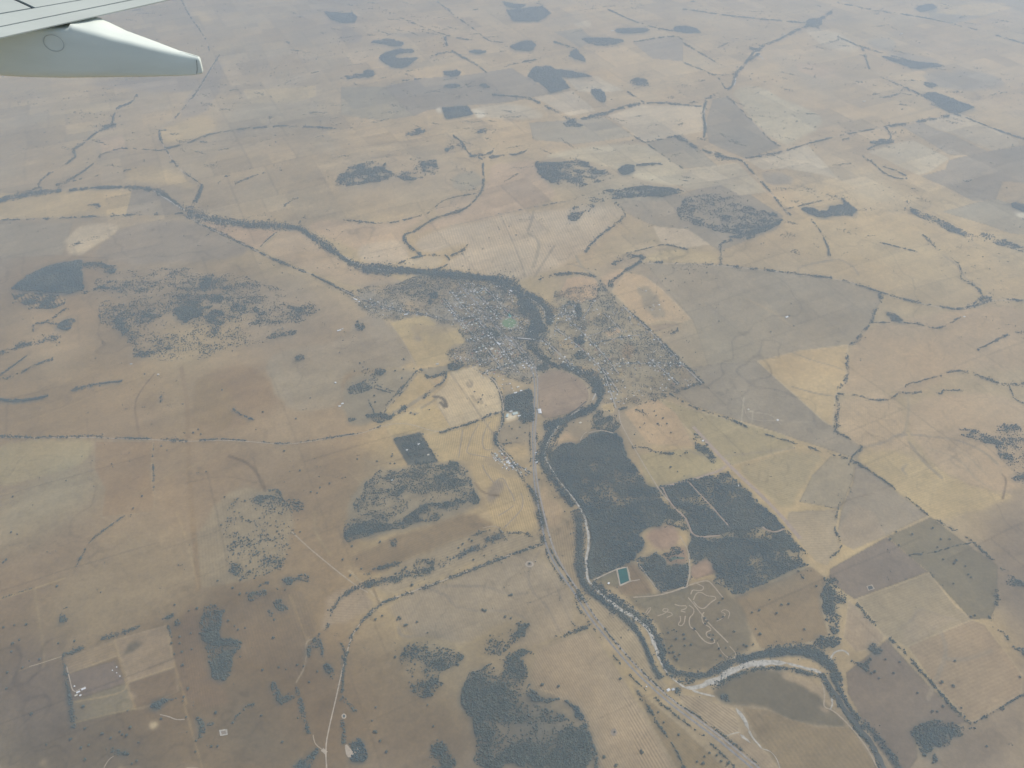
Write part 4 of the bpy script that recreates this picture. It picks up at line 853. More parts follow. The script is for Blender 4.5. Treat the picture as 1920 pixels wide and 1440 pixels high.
# roads, tracks, rails and banks, all laid on the ground: (name, material key, real width m, outline)
ROADS = [
 ('highway','road',13,"860,530 880,555 905,580 925,605 945,628 960,643 975,660 990,678 1000,700 1003,725 1003,747 1001,780 998,813 1000,847 1000,880 1003,915 1010,950 1017,990 1023,1020 1035,1048 1052,1078 1075,1108 1103,1155 1140,1200 1180,1248 1213,1281 1257,1320 1300,1352 1347,1387 1400,1432 1440,1465"),
 ('railway','rail',12,"960,632 975,650 995,672 1008,700 1008,747 1006,780 1003,813 1004,847 1004,880 1010,920 1018,955 1026,990 1034,1018 1045,1045 1062,1075 1085,1108 1112,1153 1148,1197 1187,1243 1219,1276 1262,1314 1305,1346 1353,1382 1406,1426 1445,1458"),
 ('straight_road','gravel',8,"1020,1020 980,1032 940,1046 873,1072 825,1091 773,1109 717,1129 684,1158 660,1189 647,1236 640,1263 630,1310 618,1360 610,1400 613,1450"),
 ('farm_gateway','gravel',22,"604,1405 612,1412"),
 ('dirt_road','dirt',9,"547,997 580,1028 610,1053 640,1077 672,1101 690,1111"),
 ('left_road','gravel',7,"-20,819 43,821 100,821 167,820 233,823 300,825 350,828 417,825 483,829 533,834 583,828 640,818 680,813 720,797 760,792 820,812 850,803 905,785 942,772"),
 ('town_road','road',8,"345,402 375,420 420,440 470,465 520,490 580,512 640,543 700,570 740,582 780,588 803,590 825,598 850,601 880,596 912,587"),
 ('bridge_road','road',12,"905,630 940,633 970,634 1000,637 1020,640"),
 ('far_road','gravel',9,"340,-20 355,30 385,70 393,95"),('far_road','gravel',9,"413,102 395,130 365,180 328,222 300,240 297,255 313,283 325,305 350,328 372,343"),
 ('far_road','gravel',10,"1363,180 1390,207 1420,237 1440,260 1467,278"),('far_road','gravel',10,"1397,297 1460,287 1513,270 1580,253 1660,238 1713,229 1780,216"),
 ('far_road','gravel',10,"1393,302 1407,320 1427,340 1447,363 1470,393 1483,405"),('far_road','gravel',10,"1640,135 1693,163 1737,183 1780,210 1827,227 1867,243 1940,268"),
 ('far_road','gravel',9,"1215,494 1280,494 1350,498 1430,506 1500,516 1580,524 1640,546 1700,564 1760,576 1800,582 1840,571 1865,561 1940,566"),
 ('forest_edge_strip','pink',34,"1300,800 1325,828 1350,855 1380,885 1420,922 1455,957 1480,985 1500,1010"),
 ('forest_edge_strip','pink',22,"1232,915 1280,905 1320,893 1352,882 1362,873"),
 ('street','street',9,"830,560 850,585 880,620 905,645 925,670 945,695"),
 ('street','street',9,"845,545 868,575 895,600 925,632 950,665 975,700"),
 ('street','street',8,"885,540 915,572 940,598"),('street','street',8,"905,537 930,560 955,590"),
 ('street','street',8,"855,557 880,550 905,545"),('street','street',8,"862,578 895,568 930,560"),('street','street',8,"870,610 905,597 935,588"),
 ('street','street',8,"875,640 905,630 925,622"),('street','street',8,"885,660 915,648 945,640"),('street','street',8,"895,680 930,668 965,655"),
 ('street','street',8,"905,700 935,690 980,678"),('street','street',8,"960,640 985,668 1010,695"),
 ('street','street',9,"1015,632 1040,655 1065,680 1095,700"),('street','street',9,"1040,615 1075,640 1105,668 1140,705 1160,735"),
 ('street','street',9,"1062,595 1097,628 1120,652 1140,675 1160,700"),('street','street',9,"1133,587 1150,604 1167,622"),
 ('street','street',10,"1168,574 1190,594 1217,619 1242,645 1280,683 1316,718"),('street','street',10,"1155,682 1200,681 1240,681 1283,682"),
 ('street','street',10,"1217,672 1245,695 1273,722"),('street','street',9,"1130,690 1140,720 1150,750 1155,765"),
 ('street','street',8,"1100,632 1130,622 1160,610"),('street','street',8,"1110,645 1140,638 1175,630 1205,628"),
 ('street','street',8,"1045,580 1065,570 1090,573"),('street','street',8,"1030,600 1050,590 1080,588"),
 ('street','street',9,"1115,560 1105,580 1090,600"),
 ('street','gravel',8,"890,690 905,700 925,710 935,728 943,750 944,775 940,800 930,820 935,838 960,860 978,893"),
 ('street','street',8,"938,845 950,862 965,880"),('street','street',7,"920,850 940,868"),('street','street',7,"960,868 985,882 995,888"),
 ('bend_track','gravel',8,"1160,768 1162,790 1175,815 1195,850 1215,885 1240,925 1260,945"),
 ('forest_track','pink',12,"1243,915 1250,932 1262,950 1283,968 1292,985 1296,1000 1312,1008 1350,1004"),
 ('forest_track','pink',10,"1293,905 1310,925 1330,945 1350,968 1365,985"),
 ('forest_track','gravel',7,"1275,1005 1290,1030 1294,1060 1293,1080 1288,1098"),
 ('forest_track','pink',12,"1470,992 1455,998 1440,995 1430,988"),
 ('forest_track','gravel',7,"1103,812 1125,806 1150,812"),('forest_track','gravel',6,"1088,826 1093,815 1100,810"),
 ('dam_track','gravel',9,"1113,1088 1135,1077 1160,1066 1177,1062 1182,1090 1162,1099 1157,1067"),
 ('dam_track','gravel',7,"1182,1090 1200,1087"),('dam_track','gravel',7,"1117,1100 1140,1110 1165,1130 1195,1147"),('dam_track','gravel',6,"1193,1052 1215,1082 1240,1117 1290,1100"),
 ('dirt_bike_track','dirt',9,"1187,1120 1240,1117 1290,1098 1325,1087 1335,1095 1355,1120"),
 ('dirt_bike_track','dirt',9,"1290,1120 1310,1145 1330,1170 1350,1190 1365,1205"),
 ('dirt_bike_track','dirt',8,"1300,1125 1305,1112 1315,1110 1325,1118 1338,1118 1345,1122 1335,1128 1327,1135 1320,1142 1310,1140 1300,1128"),
 ('dirt_bike_track','dirt',8,"1302,1092 1312,1097 1320,1100 1318,1107 1308,1108 1298,1105 1295,1115"),
 ('dirt_bike_track','dirt',8,"1292,1135 1302,1142 1300,1152 1292,1158 1292,1175 1305,1182 1315,1198 1330,1208 1342,1205 1338,1198 1325,1195 1323,1185 1335,1182 1330,1175 1318,1170 1315,1155 1320,1148"),
 ('dirt_bike_track','dirt',8,"1275,1155 1277,1165 1270,1170 1275,1175 1283,1170 1285,1155"),
 ('dirt_bike_track','dirt',8,"1265,1133 1275,1137 1288,1135 1287,1142 1272,1145 1285,1148"),
 ('dirt_bike_track','dirt',7,"1233,1155 1248,1150 1255,1142 1245,1140 1240,1147 1258,1148 1263,1153 1250,1158"),
 ('dirt_bike_track','dirt',7,"1210,1150 1218,1138 1222,1140 1213,1152"),
 ('dirt_bike_track','dirt',7,"1343,1165 1355,1160 1362,1150 1350,1148 1358,1142 1370,1148 1365,1160"),
 ('dirt_bike_track','dirt',7,"1345,1205 1352,1222 1365,1234 1378,1235 1380,1225 1368,1212"),
 ('river_track','dirt',9,"1542,1282 1547,1305 1543,1327 1560,1330 1590,1357 1625,1400 1650,1450"),
 ('creek_track','sand',8,"1557,1330 1562,1318 1556,1307 1562,1313"),
 ('farm_track','dirt',5,"855,807 880,790 907,782"),('farm_track','dirt',6,"823,763 846,801"),('farm_track','dirt',5,"730,605 757,640 780,687"),
 ('farm_track','dirt',5,"713,777 787,697"),('farm_track','dirt',6,"350,1440 372,1440"),
 ('farm_track','gravel',6,"125,1250 130,1270 137,1300 150,1292 160,1288"),('farm_track','gravel',6,"300,1340 318,1344 330,1350 346,1349"),
 ('farm_track','gravel',5,"195,1440 203,1425 213,1418"),('farm_track','dirt',6,"1390,745 1395,760 1400,785 1430,790 1458,788 1465,797"),
 ('farm_track','dirt',6,"1410,773 1448,778 1455,790"),('farm_track','dirt',6,"55,1250 80,1243 116,1231"),
 ('farm_track','dirt',6,"587,1378 590,1395 603,1405"),('farm_track','dirt',6,"905,990 930,985 945,1000"),
 ('contour_bank','bank',7,"868,805 864,830 860,858"),('contour_bank','bank',7,"898,795 885,815 877,840 874,850 900,855 918,858"),
 ('contour_bank','bank',7,"920,790 910,805 905,820 905,838 912,845 925,842"),('contour_bank','bank',7,"963,948 955,955 935,967"),
 ('contour_bank','bank',7,"977,925 981,935 980,952 970,965 955,980 945,990"),('contour_bank','bank',7,"905,872 908,882 920,898 928,908 935,897 945,897 950,910 962,930 965,940"),
]
# river bed: (name, material key, width m, outline)
BEDS = [
 ('river_sand_bed','sand',16,"-15,378 30,369 60,364 100,360 118,358"), ('river_sand_bed','sand',26,"288,357 305,368 320,377 335,388 349,395"),
 ('river_sand_bed','sand',12,"380,408 450,421 530,425"), ('river_sand_bed','sand',20,"648,482 660,491 680,499 700,504 735,507"), ('river_sand_bed','sand',12,"780,509 815,511"),
 ('river_sand_bed','sand',13,"950,537 975,549 1000,563 1018,576 1023,590 1019,602 1010,613"), ('river_sand_bed','sand',14,"1106,719 1116,727 1117,738 1111,751"),
 ('river_sand_bed','sand',17,"1088,768 1065,781 1048,796 1035,815 1026,832 1020,850 1024,862 1035,882 1053,908 1068,925 1080,940"),
 ('river_sand_bed','sand',21,"1080,940 1090,957 1099,977 1103,1000 1104,1022 1099,1045 1100,1075 1103,1090 1116,1102"),
 ('river_sand_bed','sand',30,"1116,1102 1135,1122 1160,1140 1180,1152 1205,1168 1220,1188 1228,1210 1238,1240"),
 ('river_sand_bed','sand',14,"1238,1240 1250,1262 1265,1277 1285,1289"),
 ('river_sand_bed','sand',50,"1283,1289 1310,1290 1340,1277 1375,1255 1410,1244 1450,1242 1475,1243"), ('river_sand_bed','sand',30,"1475,1243 1500,1250 1520,1256 1541,1261"),
 ('river_sand_bed','sand',20,"1298,1294 1320,1302 1341,1306"), ('river_sand_bed','sand',18,"1555,1240 1561,1226 1573,1219 1585,1221 1592,1229"),
 ('river_sand_bed','sand',42,"1380,1328 1390,1340 1398,1355 1404,1368"), ('river_sand_bed','sand',18,"1404,1368 1410,1382 1420,1394 1429,1404"), ('river_sand_bed','sand',22,"1388,1377 1398,1385 1407,1393"),
 ('river_sand_bed','sand',8,"1387,1373 1370,1376 1352,1386"), ('river_sand_bed','sand',7,"1429,1404 1445,1408 1458,1425 1463,1445"),
 ('river_sand_bed','sand',30,"1414,94 1425,104 1432,112"), ('river_sand_bed','sand',24,"1378,142 1380,152 1376,160"), ('river_sand_bed','sand',16,"1325,235 1320,222 1321,200"),
 ('river_sand_bed','sand',18,"1335,284 1352,292 1365,296"), ('river_sand_bed','sand',14,"1470,60 1472,72"),
 ('river','water',42,"1541,1261 1555,1285 1575,1318 1600,1350 1622,1378 1640,1405 1652,1430 1664,1455"), ('river','water',48,"986,641 1000,657 1025,677 1050,691"),
 ('river','water',18,"1100,752 1080,768 1062,781"),
]
# plough and header lines drawn in the stubble: outline, direction (two points), spacing m, strength
FURROWS = [
 ("1007,1220 1107,1183 1160,1260 1207,1337 1270,1450 1122,1450 1090,1362 1057,1318 1000,1290 990,1265","1107,1183 1270,1450",16,.13),
 ("1165,1300 1190,1315 1262,1450 1200,1450","1107,1183 1270,1450",20,.22),
 ("1097,1123 1123,1127 1173,1167 1207,1200 1227,1260 1250,1285 1240,1295 1173,1227 1140,1185","1110,1130 1235,1290",19,.12),
 ("1265,1300 1313,1307 1377,1330 1387,1370 1347,1387 1300,1345","1290,1308 1360,1360",19,.18),
 ("1030,1000 1077,967 1083,993 1080,1047 1093,1100 1073,1103 1047,1057","1055,985 1075,1100",19,.12),
 ("873,867 913,867 953,897 980,893 997,923 1003,960 1008,990 955,1003 930,990 911,945 935,925 920,905","960,900 985,990",19,.12),
 ("793,823 853,807 920,778 943,783 930,810 933,840 913,867 860,862","868,805 858,860",20,.12),
 ("773,443 940,403 1000,398 1165,383 1100,468 1065,490 975,526 880,511 822,503 872,470","937,402 985,520",34,.10),
 ("25,547 117,552 127,570 107,578 50,578 27,563","60,550 75,578",38,.35),
 ("847,697 893,687 930,710 940,747 943,772 907,782 847,800 823,763 815,740 835,722","860,700 905,780",24,.06),
 ("720,1123 850,1010 930,993 1015,1005 1015,1017 870,1065","720,1115 1010,1010",24,.07),
 ("1390,1325 1480,1348 1595,1363 1655,1450 1470,1450 1430,1400","1400,1340 1480,1450",30,.05),
]
# lone trees: phrase, photo positions
LONE = [
 ("in the tan field above the sandy bend","1443,1125 1423,1145 1410,1149 1465,1135 1478,1133 1417,1180 1425,1190 1508,1181 1456,1151 1497,1072 1530,1100"),
 ("among the loops of the dirt bike track","1321,1160 1326,1165 1322,1170 1330,1191 1337,1191 1336,1200 1356,1158 1346,1162 1376,1185 1348,1217 1361,1215 1302,1180 1394,1210 1400,1212 1412,1209 1351,1230 1348,1131 1355,1123"),
 ("on the grey flat inside the river elbow","1282,1190 1283,1198 1268,1199 1284,1211 1296,1210 1259,1212 1254,1216 1262,1224 1274,1228 1255,1224 1269,1237 1265,1232 1253,1187"),
 ("in the tan strip right of the striped field","1234,1336 1244,1355 1321,1419 1330,1412 1344,1417 1307,1429 1318,1432 1352,1428 1365,1432 1272,1378"),
 ("in the grey paddock beside the dark pool","1633,1263 1640,1260 1648,1272 1675,1263 1687,1242 1660,1237 1748,1335 1757,1335 1768,1325 1720,1300"),
 ("in the big orange field","1765,1280 1787,1287 1802,1328 1790,1240"),
 ("in the green-grey paddock right of the creek belt","1780,1012 1748,991 1764,1012 1710,1003 1680,998 1685,1023 1668,1012 1788,1057 1768,1050 1792,1052 1810,1062 1820,1083 1787,1095 1757,1027 1773,1030 1705,1042 1727,1040 1815,1078"),
 ("in the paddocks at the lower right edge","1907,1217 1827,1155 1820,1157 1900,1213 1912,1270 1880,1330 1850,1400"),
 ("standing out in the plough-lined pale field","1017,1285 1047,1288 1152,1373 1202,1408 1155,1435 1133,1420 1163,1273 1204,1412"),
 ("in the contour-banked paddock left of the highway","955,1117 959,1116 907,1145 911,1146 905,1143 748,1158 751,1161 745,1163 760,1173 782,1167 802,1187 993,1058 717,1155 705,1162 947,1157 958,1160 763,1172"),
 ("on the brown slope inside the curved road","705,1327 725,1410 702,1372 713,1390 802,1322 813,1362 742,1233 705,1373"),
 ("between the long ridge wood and the creek","678,1067 703,1067 700,1068 670,1049 643,1050 657,1080 868,1021 860,1028 885,1015 888,1050 773,1098 713,1017 660,1025 755,1070 761,1065 880,1012"),
 ("on the tan slope left of the tall ragged wood","328,1135 337,1195 338,1207 322,1207 342,1223 328,1227 343,1248 360,1218 375,1188 387,1215 358,1188 388,1193 370,1142 355,1146"),
 ("in the reddish paddocks right of the ragged wood","513,1197 493,1257 523,1252 558,1248 595,1260 580,1280 570,1250 535,1107 490,1343 530,1392 447,1182 460,1178 463,1113 450,1115 437,1103 440,1175 428,1165"),
 ("in the brown paddocks below the fenced block","353,1292 345,1307 343,1315 405,1337 303,1348 240,1333 245,1365 367,1410 397,1400 408,1400 350,1345"),
 ("in the dark bottom left corner paddock","160,1367 192,1377 208,1385 230,1378 238,1380 260,1393 88,1397 153,1403 167,1398 13,1292 257,1427 248,1433 160,1425 133,1387 157,1326 225,1373 60,1340"),
 ("on the orange slope at the left edge","22,999 7,1055 22,1223 25,1208 37,1200 110,1207 75,1237 43,1253 28,1173 50,1172 7,1177 107,1100 15,1262 12,1050 140,1203"),
 ("in the speckled yellow paddock","563,998 453,1015 440,1017 448,1038 468,1040 437,1065 462,1062 470,1055 468,1072 518,978 533,983 502,982 467,977 408,1090 452,1088 520,997 422,933 460,940 445,937 440,960 415,985 490,1015 480,1080"),
 ("in the brown paddocks of the left half","533,847 555,786 493,773 563,883 618,908 583,923 267,931 250,954 303,837 387,885 372,806 377,815 363,812 417,732 582,747 25,932 112,643 595,925 600,915"),
 ("around the farms west of the straw triangle","675,682 683,679 681,689 741,696 757,693 702,743 704,755 754,710 670,862 707,866 732,870 740,870 736,852 735,857 665,697 690,693"),
 ("in the orange field under the eastern houses","1227,772 1243,785 1250,795 1233,795 1230,780 1258,812 1200,802 1220,847 1257,877 1270,885 1285,850"),
 ("in the great grey field beyond the town","1343,578 1348,603 1480,593 1483,570 1488,612 1445,623 1242,528 1248,523 1258,528 1284,530 1293,514 1325,512"),
 ("in the round brown paddock by the works","955,800 975,802 960,805 985,812 950,826 970,822"),
 ("round the pale ponds of the middle fields","902,749 897,755 770,775 778,778 905,742 890,735"),
]
# streets with houses: phrase, outline, houses wanted on each side
STREETS = [
 ("long street west of the oval","845,548 868,578 895,603 925,634",14),("far western town street","832,563 850,586 880,621",11),
 ("main street below the bridge road","948,648 968,668 990,690",10),("short street behind the main street","915,642 935,660 955,682",9),
 ("old grid street near the straw field","875,641 900,632 925,624",7),("lower old grid street","880,662 912,650 945,641",8),
 ("southern grid street by the pale field","893,683 925,671 960,657",7),("lowest western town street","910,702 935,692 965,682",5),
 ("upper street running to the river flat","885,543 915,574 938,598",9),("high street near the river bend","905,540 930,562 950,586",7),
 ("cross street nearest the dark pines","857,559 880,552 905,547",5),("cross street above the oval","870,611 905,598 932,590",7),
 ("riverbank street facing the bridge","1018,637 1040,657 1065,682 1090,698",10),("first street east of the river","1042,618 1075,642 1105,670 1138,704",11),
 ("second street east of the river","1064,598 1097,631 1120,655 1140,678",9),("eastern avenue with dotted trees","1168,578 1190,598 1217,622 1242,648 1280,686",8),
 ("level street of the eastern blocks","1157,684 1200,683 1240,683 1280,684",7),("slanting far east street","1219,675 1245,698 1270,721",6),
 ("street down to the brown paddock bend","1131,695 1141,722 1151,750",5),("cross lane through the eastern lots","1112,647 1140,640 1175,632 1202,630",6),
 ("loop road at the northern river bend","1030,602 1050,592 1080,586",5),("western road into the town","690,562 740,580 780,587 803,591",8),
 ("village lane beside the contour field","930,846 943,860 957,878",6),("lower village lane by the railway","955,868 975,880 993,889",5),
]
# buildings placed one by one: name, category, roof, length, width, wall height, px, turn deg, label
BUILDINGS = [
 ('shed','shed','white',64,30,8,(1012,772),97,'long white roofed shed alone between railway and brown paddock'),
 ('factory_shed','shed','pale green',46,22,7,(951,780),80,'pale green shed at the left end of the works yard'),
 ('factory_shed','shed','pale green',50,30,8,(966,776),20,'largest pale green shed in the middle of the works yard'),
 ('factory_shed','shed','pale grey',30,18,6,(958,772),20,'small grey shed at the upper edge of the works yard'),
 ('factory_shed','shed','white',34,14,6,(974,780),30,'white shed along the lower edge of the works yard'),
 ('shed','shed','white',36,16,6,(967,737),20,'white shed beside the pink dirt lot, lower one'),
 ('shed','shed','cream',30,16,6,(971,726),35,'cream shed right of the pink dirt lot'),
 ('shed','shed','white',24,14,5,(977,733),20,'small white shed between pink lot and dark wood'),
 ('shed','shed','white',44,18,6,(667,562),-35,'long white farm shed at the western tip of town'),
 ('farmhouse','house','white',22,16,4,(673,566),-35,'white farmhouse next to the long western shed'),
 ('shed','shed','white',40,16,6,(761,590),15,'long white shed above the straw field corner'),
 ('shed','shed','white',40,18,6,(636,620),25,'white double farm shed on the grey western rise'),
 ('farmhouse','house','pale grey',20,14,4,(642,617),25,'grey roofed farmhouse behind the western rise shed'),
 ('farmhouse','house','white',24,16,4,(642,757),30,'white roofed farmhouse in trees left of the straw triangle'),
 ('shed','shed','white',22,14,5,(637,762),10,'white shed in front of the tree-ringed western farmhouse'),
 ('shed','shed','pale grey',26,14,5,(820,683),20,'grey shed in the small paddock under the town scrub'),
 ('shed','shed','white',16,12,4,(297,702),0,'small white shed on the pinkish left hilltop'),
 ('farmhouse','house','pale grey',20,14,4,(246,683),20,'pale farmhouse by the ragged left hilltop grove'),
 ('farmhouse','house','white',22,14,4,(785,833),30,'white house inside the striped homestead block'),
 ('shed','shed','white',16,12,4,(763,844),20,'little white shed inside the homestead block, left one'),
 ('shed','shed','cream',18,14,4,(803,853),20,'cream shed at the bare end of the homestead block'),
 ('farmhouse','house','pale grey',18,13,4,(735,901),20,'grey house in the small grove west of the ridge'),
 ('shed','shed','white',26,12,5,(157,1292),28,'white shed at the upper end of the windbreak farm'),
 ('shed','shed','white',22,12,5,(147,1298),30,'middle white shed of the windbreak farm'),
 ('shed','shed','cream',18,10,4,(143,1304),30,'cream shed of the windbreak farm, nearest the trees'),
 ('shed','shed','white',12,9,4,(151,1304),30,'smallest white shed of the windbreak farm'),
 ('farmhouse','house','white',24,16,4,(1253,1294),30,'white house by the sandy bend, left of two'),
 ('shed','shed','pale grey',20,14,5,(1262,1293),20,'pale shed by the sandy bend, right of the house'),
 ('shed','shed','white',16,12,4,(1141,1094),40,'white shed left of the teal dam'),
 ('farmhouse','house','white',20,14,4,(1005,850),10,'white house between the railway and the river'),
 ('farmhouse','house','white',20,14,4,(1006,867),10,'white house on the river side of the lower village'),
 ('shed','shed','white',26,16,5,(952,867),20,'bright white shed at the lower end of the village'),
 ('farmhouse','house','white',20,14,4,(1236,572),20,'white house in the tree island of the orange field'),
 ('farmhouse','house','pale grey',20,14,4,(1211,546),10,'grey house at the top of the orange field island'),
 ('farmhouse','house','white',20,14,4,(1458,788),20,'white house at the right farm of the dark grey field'),
 ('farmhouse','house','cream',20,14,4,(1403,768),20,'cream house at the left farm of the dark grey field'),
 ('farmhouse','house','white',22,14,4,(1808,594),20,'white farmhouse in trees on the far right plain'),
 ('shed','shed','white',34,18,6,(1475,595),30,'white shed on the pale streak of the great grey field'),
 ('shed','shed','white',22,14,5,(1318,827),40,'white shed in the grove beside the pink dirt strip'),
 ('shed','shed','white',16,12,4,(1384,911),40,'small white shed at the top corner of the big forest'),
 ('farmhouse','house','cream',24,16,4,(1088,793),30,'cream house in the river trees above the large forest'),
 ('shed','shed','white',60,24,7,(1148,58),10,'white far shed near the top of the picture'),
 ('shed','shed','white',60,24,7,(1690,63),10,'white far shed on the hazy upper right plain'),
 ('shed','shed','white',46,20,6,(1620,190),10,'white homestead shed on the upper right stubble'),
 ('shed','shed','white',40,20,6,(958,546),-40,'white sports hall at the river edge of town'),
 ('club_house','hall','dark grey',30,14,5,(962,597),-60,'dark roofed club house above the green oval'),
 ('school_hall','hall','red brown',40,16,5,(952,583),-50,'long red brown roof next to the turquoise courts'),
 ('town_hall','hall','pale grey',36,20,8,(958,640),-45,'large grey hall at the town end of the bridge'),
 ('warehouse','shed','white',46,24,7,(935,645),-45,'large white warehouse in the middle of the main street'),
 ('warehouse','shed','cream',40,22,7,(922,655),30,'large cream warehouse behind the main street'),
]
TANKS = [(629,718,9,'big round white tank alone in the grey western field'),(219,1251,4,'uppermost of the small white tanks in the fenced block'),(211,1257,4,'leftmost of the small white tanks in the fenced block'),
 (219,1262,4,'middle white tank of the fenced block'),(225,1268,4,'lowest of the small white tanks in the fenced block'),(140,1287,5,'round tank ringed by pale earth at the windbreak farm'),(1212,1288,5,'white tank beside the lower highway trees')]
# ------------------------------------------------------------------ ground: one sheet out to the horizon, its soil colours stored per vertex
def axis_x():
    a = [0.0]; s = 9.0
    while a[-1] < 60000:
        x = a[-1]
        s = 9.0 if x < 4300 else (9.0 + (x - 4300) * .0021 if x < 17000 else s * 1.25)
        a.append(x + s)
    a = np.array(a)
    return np.concatenate([-a[:0:-1], a])
def axis_y():
    a = [1700.0]
    while a[-1] < 60000:
        y = a[-1]
        a.append(y + (8.0 * (y / 2200.0) ** .9 if y < 25000 else (y - 23000) * .25))
    b = [1700.0]; s = 20.0
    while b[-1] > -30000:
        s *= 1.4; b.append(b[-1] - s)
    return np.concatenate([np.array(b[:0:-1]), np.array(a)])
GX, GY = axis_x(), axis_y()
NX, NY = len(GX), len(GY)
XX, YY = np.meshgrid(GX, GY, indexing='ij')
ZZ = height(XX, YY)
COL = np.empty((NX, NY, 3), np.float32)
base_n = fbm(XX, YY, 2600, 4, 1)
COL[:] = np.array(SOIL['A'], np.float32)
tt = np.clip((base_n - .35) / .3, 0, 1)[..., None]
COL[:] = np.array(SOIL['S'], np.float32) * tt + np.array(SOIL['P'], np.float32) * (1 - tt)
FUR = np.zeros((NX, NY, 3), np.float32)

def chaikin(p, n=2, closed=True):
    for k in range(n):
        if closed:
            q = np.roll(p, -1, 0)
            p = np.stack([.75 * p + .25 * q, .25 * p + .75 * q], 1).reshape(-1, 2)
        else:
            q = p[1:]; a = p[:-1]
            m = np.stack([.75 * a + .25 * q, .25 * a + .75 * q], 1).reshape(-1, 2)
            p = np.concatenate([p[:1], m, p[-1:]])
    return p

def inside(poly, x, y):
    r = np.zeros(x.shape, bool)
    x0, y0 = poly[-1]
    for x1, y1 in poly:
        if y0 != y1:
            c = (y0 > y) != (y1 > y)
            r ^= c & (x < (x1 - x0) * (y - y0) / (y1 - y0) + x0)
        x0, y0 = x1, y1
    return r

def blur(m, k):
    """box blur twice by k cells"""
    for rep in range(2):
        for ax in (0, 1):
            n = m.shape[ax]
            c = np.concatenate([np.zeros_like(np.take(m, [0], ax)), np.cumsum(m, ax)], ax)
            i = np.arange(n); lo = np.clip(i - k, 0, n); hi = np.clip(i + k + 1, 0, n)
            m = (np.take(c, hi, ax) - np.take(c, lo, ax)) / (2 * k + 1)
    return m

def window(w, pad):
    i0, i1 = np.searchsorted(GX, [w[:, 0].min() - pad, w[:, 0].max() + pad])
    j0, j1 = np.searchsorted(GY, [w[:, 1].min() - pad, w[:, 1].max() + pad])
    return slice(max(i0 - 1, 0), min(i1 + 1, NX)), slice(max(j0 - 1, 0), min(j1 + 1, NY))

def lay(sl, alpha, col):
    a = alpha[..., None].astype(np.float32)
    COL[sl] = COL[sl] * (1 - a) + np.asarray(col, np.float32) * a

def paint_field(key, mode, pts, strength=1.0, k_blur=None):
    w = PW(pts)
    if np.array(P(pts))[:, 1].mean() > 960 and key + '2' in SOIL: key += '2'
    w0 = w
    if mode != 'c':
        w = chaikin(w, 2)
    sl = window(w, 500 if mode == 'f' else 150)
    x, y = XX[sl], YY[sl]
    if x.size == 0: return
    amp = {'c': 4, 's': 4, 'n': 60, 'f': 260, 't': 150}[mode]
    sc = {'c': 120, 's': 120, 'n': 240, 'f': 700, 't': 190}[mode]
    wx = x + amp * (fbm(x, y, sc, 4, 2) - .5) * 2
    wy = y + amp * (fbm(x, y, sc, 4, 3) - .5) * 2
    m = inside(w, wx, wy).astype(np.float32)
    kb = {'c': 0, 's': 0, 'n': 1, 'f': 14, 't': 4}[mode] if k_blur is None else k_blur
    if kb: m = blur(m, kb)
    c = np.array(SOIL[key]) * (1 + RNG.uniform(-.05, .05)) * (1 + RNG.uniform(-.02, .02, 3))
    st = strength * {'f': .75, 't': .8}.get(mode, .95)
    lay(sl, np.clip(m, 0, 1) * st, c)
    if mode in 'cs':             # the fence line: longer grey growth, or a graded pale firebreak
        e = np.concatenate([w, w[:1]])
        if key[0] in 'SVOY' and RNG.random() < .62:
            paint_stroke(e, 12, 'V', .62 if len(key) == 1 else .26)
        else:
            paint_stroke(e, 12, 'G' if key[0] in 'SVOTAY' else 'D', .40)
    if mode in 'cn' and key[0] in 'SVOTAY' and len(w0) < 16 and y.mean() < 12500:
        d = np.roll(w0, -1, 0) - w0; d = d[np.argmax(np.hypot(d[:, 0], d[:, 1]))]; d = d / np.hypot(*d)
        sp = RNG.uniform(15, 24); st = RNG.uniform(.02, .06)
        sub = FUR[sl]; mm = inside(w, x, y); sub[mm] = (-d[1] * 6.2832 / sp, d[0] * 6.2832 / sp, st); FUR[sl] = sub

def paint_stroke(w, width, key, strength):
    sl = window(w, width + 20)
    x, y = XX[sl], YY[sl]
    if x.size == 0: return
    d2 = np.full(x.shape, 1e12)
    for (ax, ay), (bx, by) in zip(w[:-1], w[1:]):
        L = (bx - ax) ** 2 + (by - ay) ** 2
        if L < 1e-6: continue
        t = np.clip(((x - ax) * (bx - ax) + (y - ay) * (by - ay)) / L, 0, 1)
        d2 = np.minimum(d2, (x - ax - t * (bx - ax)) ** 2 + (y - ay - t * (by - ay)) ** 2)
    d = np.sqrt(d2)
    cell = 7.0
    a = np.clip((width / 2 + cell * .5 - d) / cell, 0, 1) * strength
    a *= .55 + .9 * np.clip(fbm(x, y, 90, 3, 4), 0, 1)
    lay(sl, np.clip(a, 0, 1), np.array(SOIL[key]))

for f in FIELDS:
    paint_field(*f)
for wd, key, st, pts in STROKES:
    k_ = (1.15, 1.3) if key in 'GPDFBXTA' else (.8, .62)
    paint_stroke(chaikin(PW(pts), 2, False), wd * k_[0], key, min(.95, st * k_[1]))

def paint_floor(w, strength, key='F', pad=140, soft=0.0):
    sl = window(w, pad)
    x, y = XX[sl], YY[sl]
    if x.size == 0: return
    wa = 14 + 110 * soft
    wx = x + wa * (fbm(x, y, 70 + wa, 3, 2) - .5) * 2
    wy = y + wa * (fbm(x, y, 70 + wa, 3, 3) - .5) * 2
    m = blur(inside(w, wx, wy).astype(np.float32), 1 + int(soft * 7))
    n = np.clip(1 + (1.2 + 3 * soft) * (fbm(x * .6, y, 190, 4, 5) - .5), 0, 2)
    lay(sl, np.clip(m * strength * n, 0, .95), SOIL[key])

